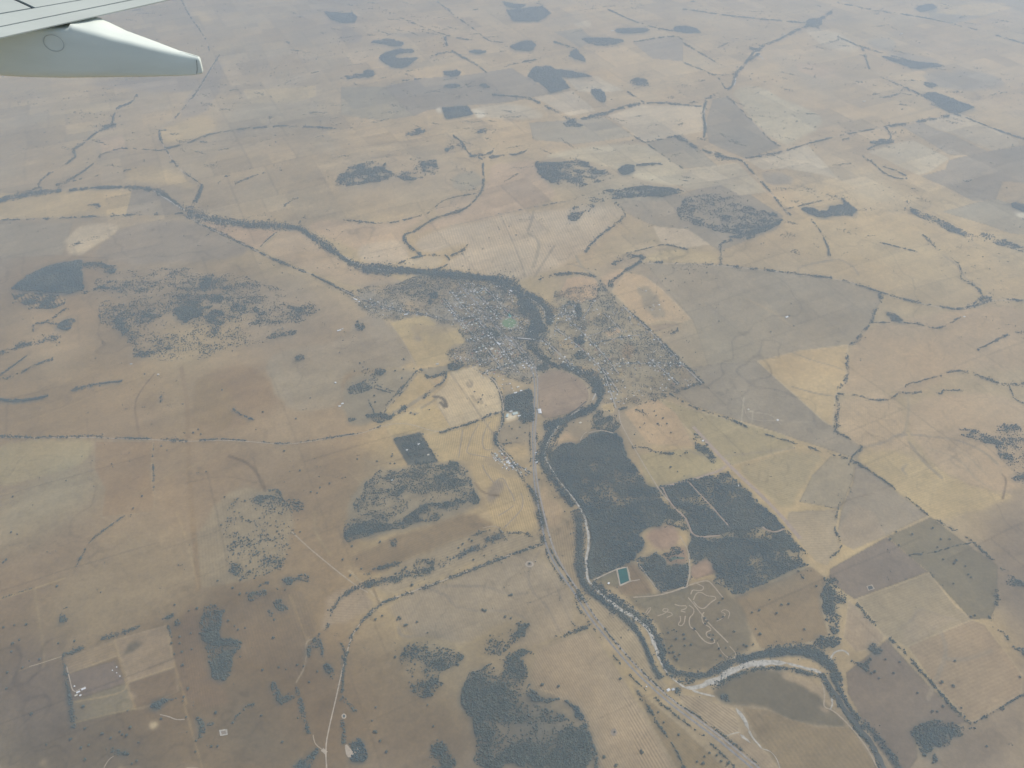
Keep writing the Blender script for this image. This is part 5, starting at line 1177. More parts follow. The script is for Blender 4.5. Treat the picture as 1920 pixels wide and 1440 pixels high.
# ------------------------------------------------------------------ where the trees stand
def crown_radius(y):
    return np.clip(4.6 + (np.asarray(y) - 3500) / 3300.0, 4.6, 8.5)

CLEARED = [chaikin(PW(q[3]), 1, False) for q in ROADS if q[0] in ('forest_track', 'bend_track')]
def grow(w, cover, clump, seed, r_scale=1.0):
    """tree positions inside outline w (world metres)"""
    x0, y0 = w.min(0) - 40; x1, y1 = w.max(0) + 40
    r = float(np.median(crown_radius(w[:, 1].mean()))) * r_scale
    n = int((x1 - x0) * (y1 - y0) / (math.pi * r * r * .60))
    n = min(n, 90000)
    g = np.random.default_rng(seed)
    x = g.uniform(x0, x1, n); y = g.uniform(y0, y1, n)
    wa = 14 + 95 * clump
    wx = x + wa * (fbm(x, y, 60 + wa * 1.5, 3, 2) - .5) * 2
    wy = y + wa * (fbm(x, y, 60 + wa * 1.5, 3, 3) - .5) * 2
    k = inside(w, wx, wy)
    k0 = np.nonzero(k)[0]
    x, y = x[k0], y[k0]
    if len(x) < 3: return np.zeros((0, 3))
    sc = 34 + r * 7
    z = .7 * (fbm(x * .62, y, sc, 3, seed % 6) - .5) / .14 + .75 * (fbm(x * .55, y, sc * 4.5, 4, (seed + 2) % 6) - .5) / .13 + (.25 + max(0, .5 - cover) * 2.2) * g.normal(0, 1, len(x))
    z = (z - z.mean()) / (z.std() + 1e-6)
    thr = np.quantile(z, min(max(1 - cover, 0), .995))
    hard = np.clip(.5 + (z - thr) * .50, 0, 1)          # clumps with ragged, thinning edges
    q = min(1.0, clump * 1.9)
    p = (1 - q) * cover + q * hard
    k = g.random(len(x)) < p
    x, y = x[k], y[k]
    k = np.ones(len(x), bool)
    for tr in CLEARED:                 # keep the forest tracks open
        d2 = np.full(len(x), 1e9)
        for (ax, ay), (bx, by) in zip(tr[:-1], tr[1:]):
            L = (bx - ax) ** 2 + (by - ay) ** 2
            t = np.clip(((x - ax) * (bx - ax) + (y - ay) * (by - ay)) / L, 0, 1)
            d2 = np.minimum(d2, (x - ax - t * (bx - ax)) ** 2 + (y - ay - t * (by - ay)) ** 2)
        k &= d2 > (7 + 7 * fbm(x, y, 60, 2, 1)) ** 2
    x, y = x[k], y[k]
    rr = r * np.clip(g.lognormal(-.08, .32, len(x)), .4, 1.7)
    return np.stack([x, y, rr], 1)

def grow_line(pts, width_px, cover, seed):
    """trees along a line; width in photo pixels across the line of sight"""
    p = np.array(P(pts))
    g = np.random.default_rng(seed)
    out = []
    q = chaikin(p, 2, False)
    for a, b in zip(q[:-1], q[1:]):
        L = np.hypot(*(b - a))
        if L < .3: continue
        nrm = np.array([-(b - a)[1], (b - a)[0]]) / L
        c0 = ground_at(*a); c1 = ground_at(*b); c2 = ground_at(*(a + nrm * width_px))
        v1 = np.array(c1) - np.array(c0); v2 = np.array(c2) - np.array(c0)
        area = abs(v1[0] * v2[1] - v1[1] * v2[0])
        r = float(crown_radius(c0[1]))
        lam = area / (math.pi * r * r * .60)
        n = g.poisson(lam)
        if n == 0: continue
        s = g.random(n); o = np.clip(g.normal(0, .27, n), -.55, .55) * width_px
        st = g.random(n) < .07; o[st] *= 2.2
        mx, my = ground_at((a[0] + b[0]) / 2, (a[1] + b[1]) / 2)
        o *= .45 + 1.25 * np.clip((fbm(mx + 0 * s, my + 0 * s, 160 + 22 * r, 3, (seed + 1) % 6) - .22) / .56, 0, 1)
        uu = a[0] + (b - a)[0] * s + nrm[0] * o; vv = a[1] + (b - a)[1] * s + nrm[1] * o
        x, y = ground_at(uu, vv)
        z = (fbm(x, y, 50 + r * 7, 3, seed % 6) - .5) / .15
        k = g.random(n) < np.clip(cover + .42 * z * (1 if cover < .8 else .35), 0, 1)
        out.append(np.stack([x[k], y[k], r * np.clip(g.lognormal(-.22, .32, k.sum()), .35, 1.5)], 1))
    return np.concatenate(out) if out else np.zeros((0, 3))

# crowns: small irregular many-sided clumps of foliage
def ico():
    t = (1 + 5 ** .5) / 2
    v = np.array([(-1, t, 0), (1, t, 0), (-1, -t, 0), (1, -t, 0), (0, -1, t), (0, 1, t), (0, -1, -t), (0, 1, -t), (t, 0, -1), (t, 0, 1), (-t, 0, -1), (-t, 0, 1)], float)
    v /= np.linalg.norm(v[0])
    f = np.array([(0, 11, 5), (0, 5, 1), (0, 1, 7), (0, 7, 10), (0, 10, 11), (1, 5, 9), (5, 11, 4), (11, 10, 2), (10, 7, 6), (7, 1, 8),
                  (3, 9, 4), (3, 4, 2), (3, 2, 6), (3, 6, 8), (3, 8, 9), (4, 9, 5), (2, 4, 11), (6, 2, 10), (8, 6, 7), (9, 8, 1)])
    return v, f
def subdivide(v, f):
    v = [tuple(p) for p in v]; cache = {}; nf = []
    def mid(a, b):
        k = (min(a, b), max(a, b))
        if k not in cache:
            m = np.array(v[a]) + np.array(v[b]); m /= np.linalg.norm(m)
            cache[k] = len(v); v.append(tuple(m))
        return cache[k]
    for a, b, c in f:
        x, y, z = mid(a, b), mid(b, c), mid(c, a)
        nf += [(a, x, z), (b, y, x), (c, z, y), (x, y, z)]
    return np.array(v), np.array(nf)
IV, IF = ico()
IV1, IF1 = subdivide(IV, IF)
_g = np.random.default_rng(5)
CROWNS = []
for k in range(10):
    v = IV * _g.uniform(.62, 1.25, (12, 1)) * np.array([1, 1, .78])
    CROWNS.append(v)
CROWNS = np.array(CROWNS)

def tree_mass(name, label, cat, pts, mat=None):
    if len(pts) == 0: return None
    g = np.random.default_rng(len(pts))
    x, y, r = pts[:, 0], pts[:, 1], pts[:, 2]
    z = height(x, y)
    cx, cy = x.mean(), y.mean(); cz = float(height(cx, cy))
    n = len(x)
    T = CROWNS[g.integers(0, len(CROWNS), n)]
    an = g.uniform(0, 6.283, n); ca, sa = np.cos(an), np.sin(an)
    hs = g.uniform(.8, 1.35, n)
    V = np.empty((n, 12, 3), np.float32)
    V[..., 0] = (T[..., 0] * ca[:, None] - T[..., 1] * sa[:, None]) * r[:, None] + (x - cx)[:, None]
    V[..., 1] = (T[..., 0] * sa[:, None] + T[..., 1] * ca[:, None]) * r[:, None] + (y - cy)[:, None]
    V[..., 2] = T[..., 2] * (r * hs)[:, None] + (z - cz + r * hs * .72)[:, None]
    F = (IF[None] + (np.arange(n) * 12)[:, None, None]).reshape(-1, 3)
    me = np_mesh(name, V.reshape(-1, 3), F, [mat or M_leaf], smooth=False)
    o = put(name, me, loc=(cx, cy, cz))
    return tag(o, label, cat, None, 'stuff')

TREE_COUNT = 0
wood_jobs = []
for i, (nm, lab, cover, rad, clump, pts) in enumerate(WOODS):
    w = PW(pts)
    w2 = w if nm in ('plantation', 'forest') else chaikin(w, 1)
    vm_ = np.array(P(pts))[:, 1].mean()
    if nm == 'woodland' and vm_ > 480: t = grow(w2, cover * ((.74 if vm_ < 1000 else .95) if cover >= .45 else 1.0), max(clump, .5), 1000 + i, .84 if vm_ < 1000 else 1.0)
    elif nm == 'woodland': t = grow(w2, cover * .86, max(clump, .25), 1000 + i, .92)
    elif nm == 'forest': t = grow(w2, cover * .90, max(clump, .36), 1000 + i)
    else: t = grow(w2, cover * .96, max(clump, .16), 1000 + i)
    TREE_COUNT += len(t)
    wood_jobs.append((nm, lab, {'plantation': 'plantation', 'forest': 'forest'}.get(nm, 'woodland'), t, M_leaf_dark if cover >= .85 else M_leaf))
for i, (nm, lab, wpx, cover, pts) in enumerate(LINES):
    vm_ = np.array(P(pts))[:, 1].mean()
    if vm_ < 480: wpx, cover = wpx * .80, cover * .85
    t = grow_line(pts, wpx * (1.05 if nm == 'riverside_trees' else .86), min(.95, cover * (1.05 if nm == 'riverside_trees' else .92)), 3000 + i)
    TREE_COUNT += len(t)
    if len(t) == 0: continue
    wood_jobs.append((nm, lab, 'riverside trees' if nm == 'riverside_trees' else 'tree line', t, M_leaf_dark if cover > .8 else M_leaf))
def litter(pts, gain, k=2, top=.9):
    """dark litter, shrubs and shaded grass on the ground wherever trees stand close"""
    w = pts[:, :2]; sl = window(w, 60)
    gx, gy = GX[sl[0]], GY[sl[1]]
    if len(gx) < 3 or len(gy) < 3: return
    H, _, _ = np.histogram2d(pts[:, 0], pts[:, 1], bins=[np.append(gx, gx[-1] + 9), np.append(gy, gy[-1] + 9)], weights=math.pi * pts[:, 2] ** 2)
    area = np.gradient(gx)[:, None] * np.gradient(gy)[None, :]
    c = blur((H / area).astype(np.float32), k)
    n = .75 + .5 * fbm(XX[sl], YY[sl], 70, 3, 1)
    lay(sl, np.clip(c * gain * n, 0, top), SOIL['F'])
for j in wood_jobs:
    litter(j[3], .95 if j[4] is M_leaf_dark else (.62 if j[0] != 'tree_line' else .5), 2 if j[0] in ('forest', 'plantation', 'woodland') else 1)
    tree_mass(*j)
print('trees in masses', TREE_COUNT)

# thin scatter of far and small trees over every paddock, read as one mass
g = np.random.default_rng(77)
n = 60000
y = 2200 + 17500 * g.random(n) ** 1.0; x = g.uniform(-1, 1, n) * (2600 + .66 * y)
dens = fbm(x, y, 900, 3, 3)
k = g.random(n) < np.clip((dens - .47) * 1.1, .012, .35) * np.clip(y / 14000, .26, .9)
x, y = x[k], y[k]
# small knots of two to six trees
xs = [x]; ys = [y]
for rep in range(3):
    kk = g.random(len(x)) < .4
    xs.append(x[kk] + g.normal(0, 16, kk.sum())); ys.append(y[kk] + g.normal(0, 12, kk.sum()))
for rep in range(520):                 # long thin far groves along fences and gullies
    gy = 7500 + 14000 * g.random() ** .8; gx = g.uniform(-1, 1) * (.62 * gy)
    if fbm(np.array([gx]), np.array([gy]), 2500, 3, 2)[0] < .46: continue
    m = int(g.integers(8, 46)); an = g.choice([.35, .45, -.7, -.6]) + g.normal(0, .25)
    a_ = g.normal(0, g.uniform(40, 150), m); b_ = g.normal(0, g.uniform(10, 34), m)
    xs.append(gx + a_ * math.cos(an) - b_ * math.sin(an)); ys.append(gy + a_ * math.sin(an) + b_ * math.cos(an))
x = np.concatenate(xs); y = np.concatenate(ys)
tree_mass('scattered_trees', 'thin scatter of small trees over all the open paddocks', 'scattered trees', np.stack([x, y, crown_radius(y) * np.clip(g.lognormal(-.38, .36, len(x)), .3, 1.3)], 1))
print('scatter', len(x))

# ------------------------------------------------------------------ town gardens
TOWN = [PW(f[2]) for f in FIELDS if f[1] == 't']
for w in TOWN:
    sl = window(w, 10)
    xw, yw = XX[sl], YY[sl]
    m = inside(w, xw, yw)
    n1 = fbm(xw, yw, 55, 2, 1); n2 = fbm(xw, yw, 160, 3, 4)
    lay(sl, m * np.clip((n1 - .55) * 4, 0, .6), SOIL['D'])
    lay(sl, m * np.clip((n2 - .58) * 4, 0, .6), SOIL['A'])

tp = []
for i, w in enumerate(TOWN):
    t = grow(w, .28 if i == 0 else .11, .42, 500 + i, .66)
    tp.append(t)
for i, r_ in enumerate(ROADS):
    if r_[0] in ('street', 'town_road', 'bridge_road'):
        for dv in (-2.6, 2.6):
            t = grow_line(' '.join('%.1f,%.1f' % (u + dv * .7, v - dv * .5) for u, v in P(r_[3])), 2.2, .42, 7000 + i)
            t[:, 2] *= .8; tp.append(t)
tp = np.concatenate(tp)
_o = PW("955,606 969,606 955,615.5"); _a = _o[1] - _o[0]; _b = _o[2] - _o[0]
_k = ((tp[:, 0] - _o[0, 0]) / (abs(_a[0]) + 22)) ** 2 + ((tp[:, 1] - _o[0, 1]) / (abs(_b[1]) + 22)) ** 2 > 1
tp = [tp[_k]]
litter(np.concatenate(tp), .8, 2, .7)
tree_mass('garden_trees', 'garden and street trees speckled all through the town', 'garden trees', np.concatenate(tp))
# overall mottling: grazing, soil and moisture differences, at several sizes
n1 = fbm(XX, YY, 1500, 5, 0) - .5; n2 = fbm(XX, YY, 280, 4, 2) - .5; n3 = fbm(XX, YY, 45, 3, 4) - .5
ca, sa = math.cos(.5), math.sin(.5)
n4 = fbm((XX * ca + YY * sa) * .16, -XX * sa + YY * ca, 110, 4, 5) - .5
n5 = fbm(XX, YY, 700, 4, 3) - .5
mul = 1 + .30 * n1 + .36 * n2 + .26 * n3 + .30 * n4
# faint drainage lines and old furrows winding through the paddocks
dr = np.abs(fbm(XX, YY, 1300, 4, 4) - .5)
mul -= np.clip(1 - dr / .008, 0, 1) * .30 * np.clip((fbm(XX, YY, 1800, 3, 2) - .40) * 5, 0, 1)
dr = np.abs(fbm(XX, YY, 560, 4, 1) - .48)
mul -= np.clip(1 - dr / .012, 0, 1) * .22 * np.clip((fbm(XX, YY, 1500, 3, 5) - .45) * 5, 0, 1)
# subdivision fences: every holding is cut into paddocks grazed a little differently
g0 = PW("1397,297 1660,238"); gd = g0[1] - g0[0]; ga = math.atan2(gd[1], gd[0])
pp = (XX * math.cos(ga) + YY * math.sin(ga)).ravel(); qq = (-XX * math.sin(ga) + YY * math.cos(ga)).ravel()
pp = pp + 45 * (fbm(XX, YY, 2600, 2, 3).ravel() - .5); qq = qq + 45 * (fbm(XX, YY, 2600, 2, 5).ravel() - .5)
tone = np.ones(XX.size, np.float32); hue = np.zeros(XX.size, np.float32); fence = np.zeros(XX.size, np.float32)
gs = random.Random(31)
def split(ix, p0, p1, q0, q1, depth):
    w, h = p1 - p0, q1 - q0
    if len(ix) < 40 or (max(w, h) < 1500 and (max(w, h) < 620 or gs.random() < .35)) or depth > 16:
        tone[ix] = 1 + gs.uniform(-.17, .14); hue[ix] = gs.uniform(-1, 1); return
    f = gs.uniform(.35, .65)
    if w > h * gs.uniform(.8, 1.25):
        c = p0 + w * f; d = pp[ix] - c; lo_, hi_ = (p0, c, q0, q1), (c, p1, q0, q1)
    else:
        c = q0 + h * f; d = qq[ix] - c; lo_, hi_ = (p0, p1, q0, c), (p0, p1, c, q1)
    if w < 9000:
        k = ix[np.abs(d) < 5 + YY.ravel()[ix] / 1400.0]; fence[k] = np.maximum(fence[k], gs.choice([0, .07, .13, .20]))
    split(ix[d < 0], *lo_, depth + 1); split(ix[d >= 0], *hi_, depth + 1)
sel = np.nonzero(((np.abs(XX) < 20000) & (YY > 1700) & (YY < 26000)).ravel())[0]
split(sel, float(pp[sel].min()), float(pp[sel].max()), float(qq[sel].min()), float(qq[sel].max()), 0)
far_w = np.clip((YY - 6500) / 4000, .32, 1).astype(np.float32)
mul *= 1 + (tone.reshape(NX, NY) - 1) * far_w - fence.reshape(NX, NY)
COL *= mul[..., None].astype(np.float32)
hh = hue.reshape(NX, NY) * (far_w - .2)
COL[..., 0] *= (1 + .10 * n5 + .018 * hh); COL[..., 2] *= (1 - .14 * n5 - .04 * hh)
COL = np.clip(COL, .02, .8)
del pp, qq, tone, hue, fence

for pts, dr, sp, st in FURROWS:
    w = PW(pts); d = PW(dr); d = d[1] - d[0]; d /= np.hypot(*d)
    sl = window(w, 10)
    m = inside(w, XX[sl], YY[sl])
    kx, ky = -d[1] * 2 * math.pi / sp, d[0] * 2 * math.pi / sp
    sub = FUR[sl]; sub[m] = (kx, ky, st); FUR[sl] = sub

verts = np.stack([XX, YY, ZZ], -1).reshape(-1, 3)
idx = np.arange(NX * NY).reshape(NX, NY)
quads = np.stack([idx[:-1, :-1], idx[1:, :-1], idx[1:, 1:], idx[:-1, 1:]], -1).reshape(-1, 4)
M_ground, nt, bs = new_mat('dry_farmland', .95, .1)
va = nt.nodes.new('ShaderNodeVertexColor'); va.layer_name = 'soil'
fa = nt.nodes.new('ShaderNodeAttribute'); fa.attribute_name = 'furrow'
geo = nt.nodes.new('ShaderNodeNewGeometry')
sep = nt.nodes.new('ShaderNodeSeparateXYZ'); nt.links.new(fa.outputs['Vector'], sep.inputs[0])
cmb = nt.nodes.new('ShaderNodeCombineXYZ'); nt.links.new(sep.outputs[0], cmb.inputs[0]); nt.links.new(sep.outputs[1], cmb.inputs[1])
wob = nt.nodes.new('ShaderNodeTexNoise'); wob.inputs['Scale'].default_value = 1 / 160.0; nt.links.new(geo.outputs['Position'], wob.inputs['Vector'])
dot = nt.nodes.new('ShaderNodeVectorMath'); dot.operation = 'DOT_PRODUCT'
nt.links.new(geo.outputs['Position'], dot.inputs[0]); nt.links.new(cmb.outputs[0], dot.inputs[1])
wadd = nt.nodes.new('ShaderNodeMath'); wadd.operation = 'MULTIPLY_ADD'; wadd.inputs[1].default_value = 2.5
nt.links.new(wob.outputs['Fac'], wadd.inputs[0]); nt.links.new(dot.outputs['Value'], wadd.inputs[2])
sn = nt.nodes.new('ShaderNodeMath'); sn.operation = 'SINE'; nt.links.new(wadd.outputs[0], sn.inputs[0])
ml = nt.nodes.new('ShaderNodeMath'); ml.operation = 'MULTIPLY'; nt.links.new(sn.outputs[0], ml.inputs[0]); nt.links.new(sep.outputs[2], ml.inputs[1])
fine = nt.nodes.new('ShaderNodeTexNoise'); fine.inputs['Scale'].default_value = 1 / 22.0; fine.inputs['Detail'].default_value = 5; fine.inputs['Roughness'].default_value = .65
nt.links.new(geo.outputs['Position'], fine.inputs['Vector'])
fm = nt.nodes.new('ShaderNodeMapRange'); fm.inputs[1].default_value = .25; fm.inputs[2].default_value = .75; fm.inputs[3].default_value = .82; fm.inputs[4].default_value = 1.18
nt.links.new(fine.outputs['Fac'], fm.inputs[0])
ad = nt.nodes.new('ShaderNodeMath'); ad.operation = 'ADD'; nt.links.new(fm.outputs[0], ad.inputs[0]); nt.links.new(ml.outputs[0], ad.inputs[1])
vm = nt.nodes.new('ShaderNodeVectorMath'); vm.operation = 'SCALE'
nt.links.new(va.outputs['Color'], vm.inputs[0]); nt.links.new(ad.outputs[0], vm.inputs['Scale'])
nt.links.new(vm.outputs[0], bs.inputs['Base Color'])
me = np_mesh('ground', verts, quads, [M_ground], smooth=True)
ca_ = me.color_attributes.new('soil', 'FLOAT_COLOR', 'POINT')
ca_.data.foreach_set('color', np.concatenate([COL.reshape(-1, 3), np.ones((NX * NY, 1), np.float32)], 1).astype(np.float32).ravel())
fa_ = me.attributes.new('furrow', 'FLOAT_VECTOR', 'POINT')
fa_.data.foreach_set('vector', FUR.reshape(-1, 3).ravel())
ground = put('ground', me)
tag(ground, 'dry tan and straw coloured farmland plain', None, None, 'structure')
GROUND_MIN = float(ZZ.min())
print('ground verts', NX * NY)

# ------------------------------------------------------------------ roads, tracks, river bed: ribbons lying on the land
LIFT = [0.5]
def ribbon(name, mat, width, pts, ragged=0.0, taper=False):
    w = chaikin(PW(pts), 2 if ragged == 0 else 3, False)
    seg = np.hypot(*np.diff(w, axis=0).T); s = np.concatenate([[0], np.cumsum(seg)])
    step = 16.0
    n = max(int(s[-1] / step), 3)
    q = np.linspace(0, s[-1], n + 1)
    x = np.interp(q, s, w[:, 0]); y = np.interp(q, s, w[:, 1])
    tx = np.gradient(x); ty = np.gradient(y); L = np.hypot(tx, ty) + 1e-9
    nx, ny = -ty / L, tx / L
    hl = np.full(n + 1, width / 2.0); hr = hl.copy()
    if ragged:
        hl = hl * (1 + ragged * 2.4 * (fbm(q, q * 0 + 11.3, 70, 3, 1) - .5)); hr = hr * (1 + ragged * 2.4 * (fbm(q, q * 0 + 53.7, 70, 3, 2) - .5))
        hl = np.maximum(hl, width * .12); hr = np.maximum(hr, width * .12)
    if taper:
        e = np.clip(np.minimum(q, s[-1] - q) / (width * 1.2), .15, 1); hl *= e; hr *= e
    LIFT[0] += .012
    lift = LIFT[0]
    cols = 5 if width > 20 else 3
    V = []
    for c in range(cols):
        f = c / (cols - 1)
        px = x + nx * (hl * (1 - f) - hr * f); py = y + ny * (hl * (1 - f) - hr * f)
        V.append(np.stack([px, py, height(px, py) + lift], 1))
    V = np.stack(V, 1)
    idx = np.arange((n + 1) * cols).reshape(n + 1, cols)
    F = np.stack([idx[:-1, :-1], idx[:-1, 1:], idx[1:, 1:], idx[1:, :-1]], -1).reshape(-1, 4)
    o0 = V.reshape(-1, 3).mean(0)
    me = np_mesh(name, V.reshape(-1, 3) - o0, F, [mat], smooth=True)
    o = put(name, me, loc=tuple(o0))
    o['kind'] = 'structure'
    return o
MATS = {'road': M_road, 'gravel': M_gravel, 'dirt': M_dirt, 'pink': M_redtrack, 'bank': M_bank, 'rail': M_rail, 'sand': M_sand, 'water': M_river,
        'street': noisy_mat('town_street', (.27, .255, .23), (.36, .34, .30), 20)}
for nm, mk, wd, pts in BEDS:
    ribbon(nm, MATS[mk], wd * .76, pts, ragged=1.05, taper=True)
for nm, mk, wd, pts in ROADS:
    far = PW(pts)[:, 1].mean()
    ribbon(nm, MATS[mk], wd, pts, ragged=.8 if nm == 'forest_track' else (.25 if mk in ('pink', 'dirt', 'bank') else 0.0))

def slab_patch(name, mat, pts, lift, smooth_n=0):
    """a flat patch (pond, court, oval) draped as one polygon fan"""
    w = PW(pts)
    if smooth_n: w = chaikin(w, smooth_n)
    c = w.mean(0)
    z0 = float(height(c[0], c[1]))
    V = np.concatenate([[[0, 0, 0]], np.concatenate([w - c, np.zeros((len(w), 1))], 1)])
    for k in range(1, len(V)):
        V[k, 2] = float(height(w[k - 1][0], w[k - 1][1])) - z0
    n = len(w)
    F = np.array([(0, 1 + k, 1 + (k + 1) % n) for k in range(n)])
    a = np.cross(np.append(w[0] - c, 0), np.append(w[1] - c, 0))[2]
    if a < 0: F = F[:, ::-1]
    me = np_mesh(name, V, F, [mat], smooth=True)
    o = put(name, me, loc=(c[0], c[1], z0 + lift))
    o['kind'] = 'structure'
    return o
def ellipse(u, v, a, b, n=28, rot=0.0):
    cr, sr = math.cos(rot), math.sin(rot)
    return ' '.join('%.2f,%.2f' % (u + a * math.cos(t) * cr - b * math.sin(t) * sr, v + a * math.cos(t) * sr + b * math.sin(t) * cr) for t in [2 * math.pi * k / n for k in range(n)])
slab_patch('pond_bank', M_gravel, "1154.5,1067 1176.5,1062.5 1183,1090.5 1162,1100", 2.2)
slab_patch('pond', M_farm_water, "1158.3,1068.6 1174.8,1064.6 1179.8,1088.8 1163.4,1096.2", 2.6)
slab_patch('sports_oval_verge', noisy_mat('dry_couch_grass', (.175, .165, .110), (.225, .205, .140), 30), ellipse(955.5, 606.5, 17, 11.4), 2.0)
slab_patch('sports_oval', M_oval, ellipse(955, 606, 13.2, 8.6), 2.6)
slab_patch('games_court', M_court, "951,589 955,588.5 959,593 956,595.5 953.5,594", 2.4)
slab_patch('small_dam', noisy_mat('olive_dam_water', (.07, .10, .07), (.10, .13, .09), 30, rough=.3), "1255,1048 1262,1044 1276,1044 1286,1046 1280,1049 1268,1048 1260,1052 1255,1053", 2.0, 1)
slab_patch('dam_bank', M_gravel, "1624.5,1099 1635,1096 1640,1104 1628,1108", 1.5)
slab_patch('dark_dam', M_river, "1626.5,1100 1634,1098 1637.5,1103.5 1629,1106.5", 2.0)
slab_patch('white_yard', M_sand, "411,1369 426,1367 427,1378 413,1380", 1.6)
slab_patch('white_yard', M_bank, "414,1371 423,1370 424,1376 416,1378", 2.1)
slab_patch('ring_dam', M_gravel, ellipse(993, 1058, 8, 6), 1.6)
slab_patch('ring_dam', M_bank, ellipse(993, 1058, 5, 3.6), 2.1)
slab_patch('round_dam', M_gravel, ellipse(645, 1343, 4.5, 5), 1.6)
slab_patch('round_dam', M_leaf_dark, ellipse(645, 1343, 2.2, 2.6), 2.1)
slab_patch('stock_pad', M_bank, ellipse(1151, 1373, 6, 7), 1.6)
slab_patch('ringed_pad', M_gravel, "646,1398 652,1395 656,1412 668,1402 674,1404 675,1412 664,1412 660,1420 650,1420", 1.7, 1)
# ------------------------------------------------------------------ buildings
def box_faces(b):
    return [(b, b + 3, b + 2, b + 1), (b + 4, b + 5, b + 6, b + 7), (b, b + 1, b + 5, b + 4), (b + 1, b + 2, b + 6, b + 5), (b + 2, b + 3, b + 7, b + 6), (b + 3, b, b + 4, b + 7)]

def walls_mesh(L, W, H, rise, hip):
    """closed wall block, with gable triangles when the roof is a gable; sits a little into the slope it stands on"""
    x, y = L / 2, W / 2
    v = [(-x, -y, -1.5), (x, -y, -1.5), (x, y, -1.5), (-x, y, -1.5), (-x, -y, H), (x, -y, H), (x, y, H), (-x, y, H)]
    f = [(0, 3, 2, 1), (0, 1, 5, 4), (2, 3, 7, 6)]
    if hip:
        f += [(1, 2, 6, 5), (3, 0, 4, 7), (4, 5, 6, 7)]
    else:
        v += [(-x, 0, H + rise * .96), (x, 0, H + rise * .96)]
        f += [(1, 2, 6, 9, 5), (3, 0, 4, 8, 7), (4, 5, 9, 8), (6, 7, 8, 9)]
    me = bpy.data.meshes.new('house_walls'); me.from_pydata(v, [], f); me.materials.append(M_wall); me.update()
    return me

def roof_mesh(L, W, H, rise, hip, mat, verandah):
    e = .7; x, y = L / 2 + e, W / 2 + e; t = .25
    h0 = H - rise * e / (W / 2) + .06; h1 = H + rise + .06
    xr = x - y * .85 if hip else x
    xr = max(xr, .4)
    top = [(-x, -y, h0), (x, -y, h0), (x, y, h0), (-x, y, h0), (-xr, 0, h1), (xr, 0, h1)]
    v = top + [(a, b, c + t) for a, b, c in top]
    quad = [(0, 1, 5, 4), (2, 3, 4, 5), (1, 2, 5), (3, 0, 4)]
    f = [tuple(i + 6 for i in q) for q in quad] + [tuple(reversed(q)) for q in (quad if hip else quad[:2])]
    if not hip:
        f = [q for q in f if len(q) == 4]
        f += [(1, 5, 11, 7), (5, 2, 8, 11), (4, 0, 6, 10), (3, 4, 10, 9)]
    f += [(0, 6, 7, 1), (2, 8, 9, 3)]
    if hip: f += [(1, 7, 8, 2), (3, 9, 6, 0)]
    if verandah:                       # a lower skillion roof along one long side
        b = len(v); d = 3.2
        p = [(-x + 1, -y - d, h0 - .9), (x - 1, -y - d, h0 - .9), (x - 1, -y + .05, h0 - .08), (-x + 1, -y + .05, h0 - .08)]
        v += p + [(a, c, z + .15) for a, c, z in p]
        f += box_faces(b)
    me = bpy.data.meshes.new('house_roof'); me.from_pydata(v, [], f); me.materials.append(mat); me.update()
    return me

def building(name, cat, label, loc, turn, walls, roof, group=None):
    o = put(name, walls, loc=loc); o.rotation_euler = (0, 0, turn)
    put('roof', roof, parent=o)
    return tag(o, label, cat, group)

ORD = 'first second third fourth fifth sixth seventh eighth ninth tenth eleventh twelfth thirteenth fourteenth fifteenth sixteenth seventeenth eighteenth nineteenth twentieth'.split() + ['twenty-first', 'twenty-second', 'twenty-third', 'twenty-fourth']
rh = random.Random(21)
HOUSES = []                              # a set of ready house designs per roof colour
DESIGNS = {}
for rc in ('white', 'pale grey', 'dark grey', 'red brown', 'cream', 'pale green'):
    DESIGNS[rc] = []
    for k in range(4):
        L, W, H = rh.uniform(15, 23), rh.uniform(10, 14), rh.uniform(3.0, 3.6)
        hip = k % 2 == 0; rise = W * rh.uniform(.18, .27)
        DESIGNS[rc].append((walls_mesh(L, W, H, rise, hip), roof_mesh(L, W, H, rise, hip, ROOFS[rc], k in (0, 3))))
ROOF_PICK = ['white'] * 7 + ['pale grey'] * 9 + ['cream'] * 3 + ['pale green'] * 2 + ['dark grey'] * 3 + ['red brown'] * 3
used = []
LABS = set()
def free(x, y, d):
    for a, b in used:
        if (a - x) ** 2 + (b - y) ** 2 < d * d: return False
    used.append((x, y)); return True

for nm, cat, rc, L, W, H, (u, v), turn, lab in BUILDINGS:
    x, y = ground_at(u, v); x, y = float(x), float(y)
    used.append((x, y))
    hip = cat == 'house'; rise = W * (.2 if hip else .13)
    building(nm, cat, lab, (x, y, float(height(x, y))), R(turn), walls_mesh(L, W, H, rise, hip), roof_mesh(L, W, H, rise, hip, ROOFS[rc], False))

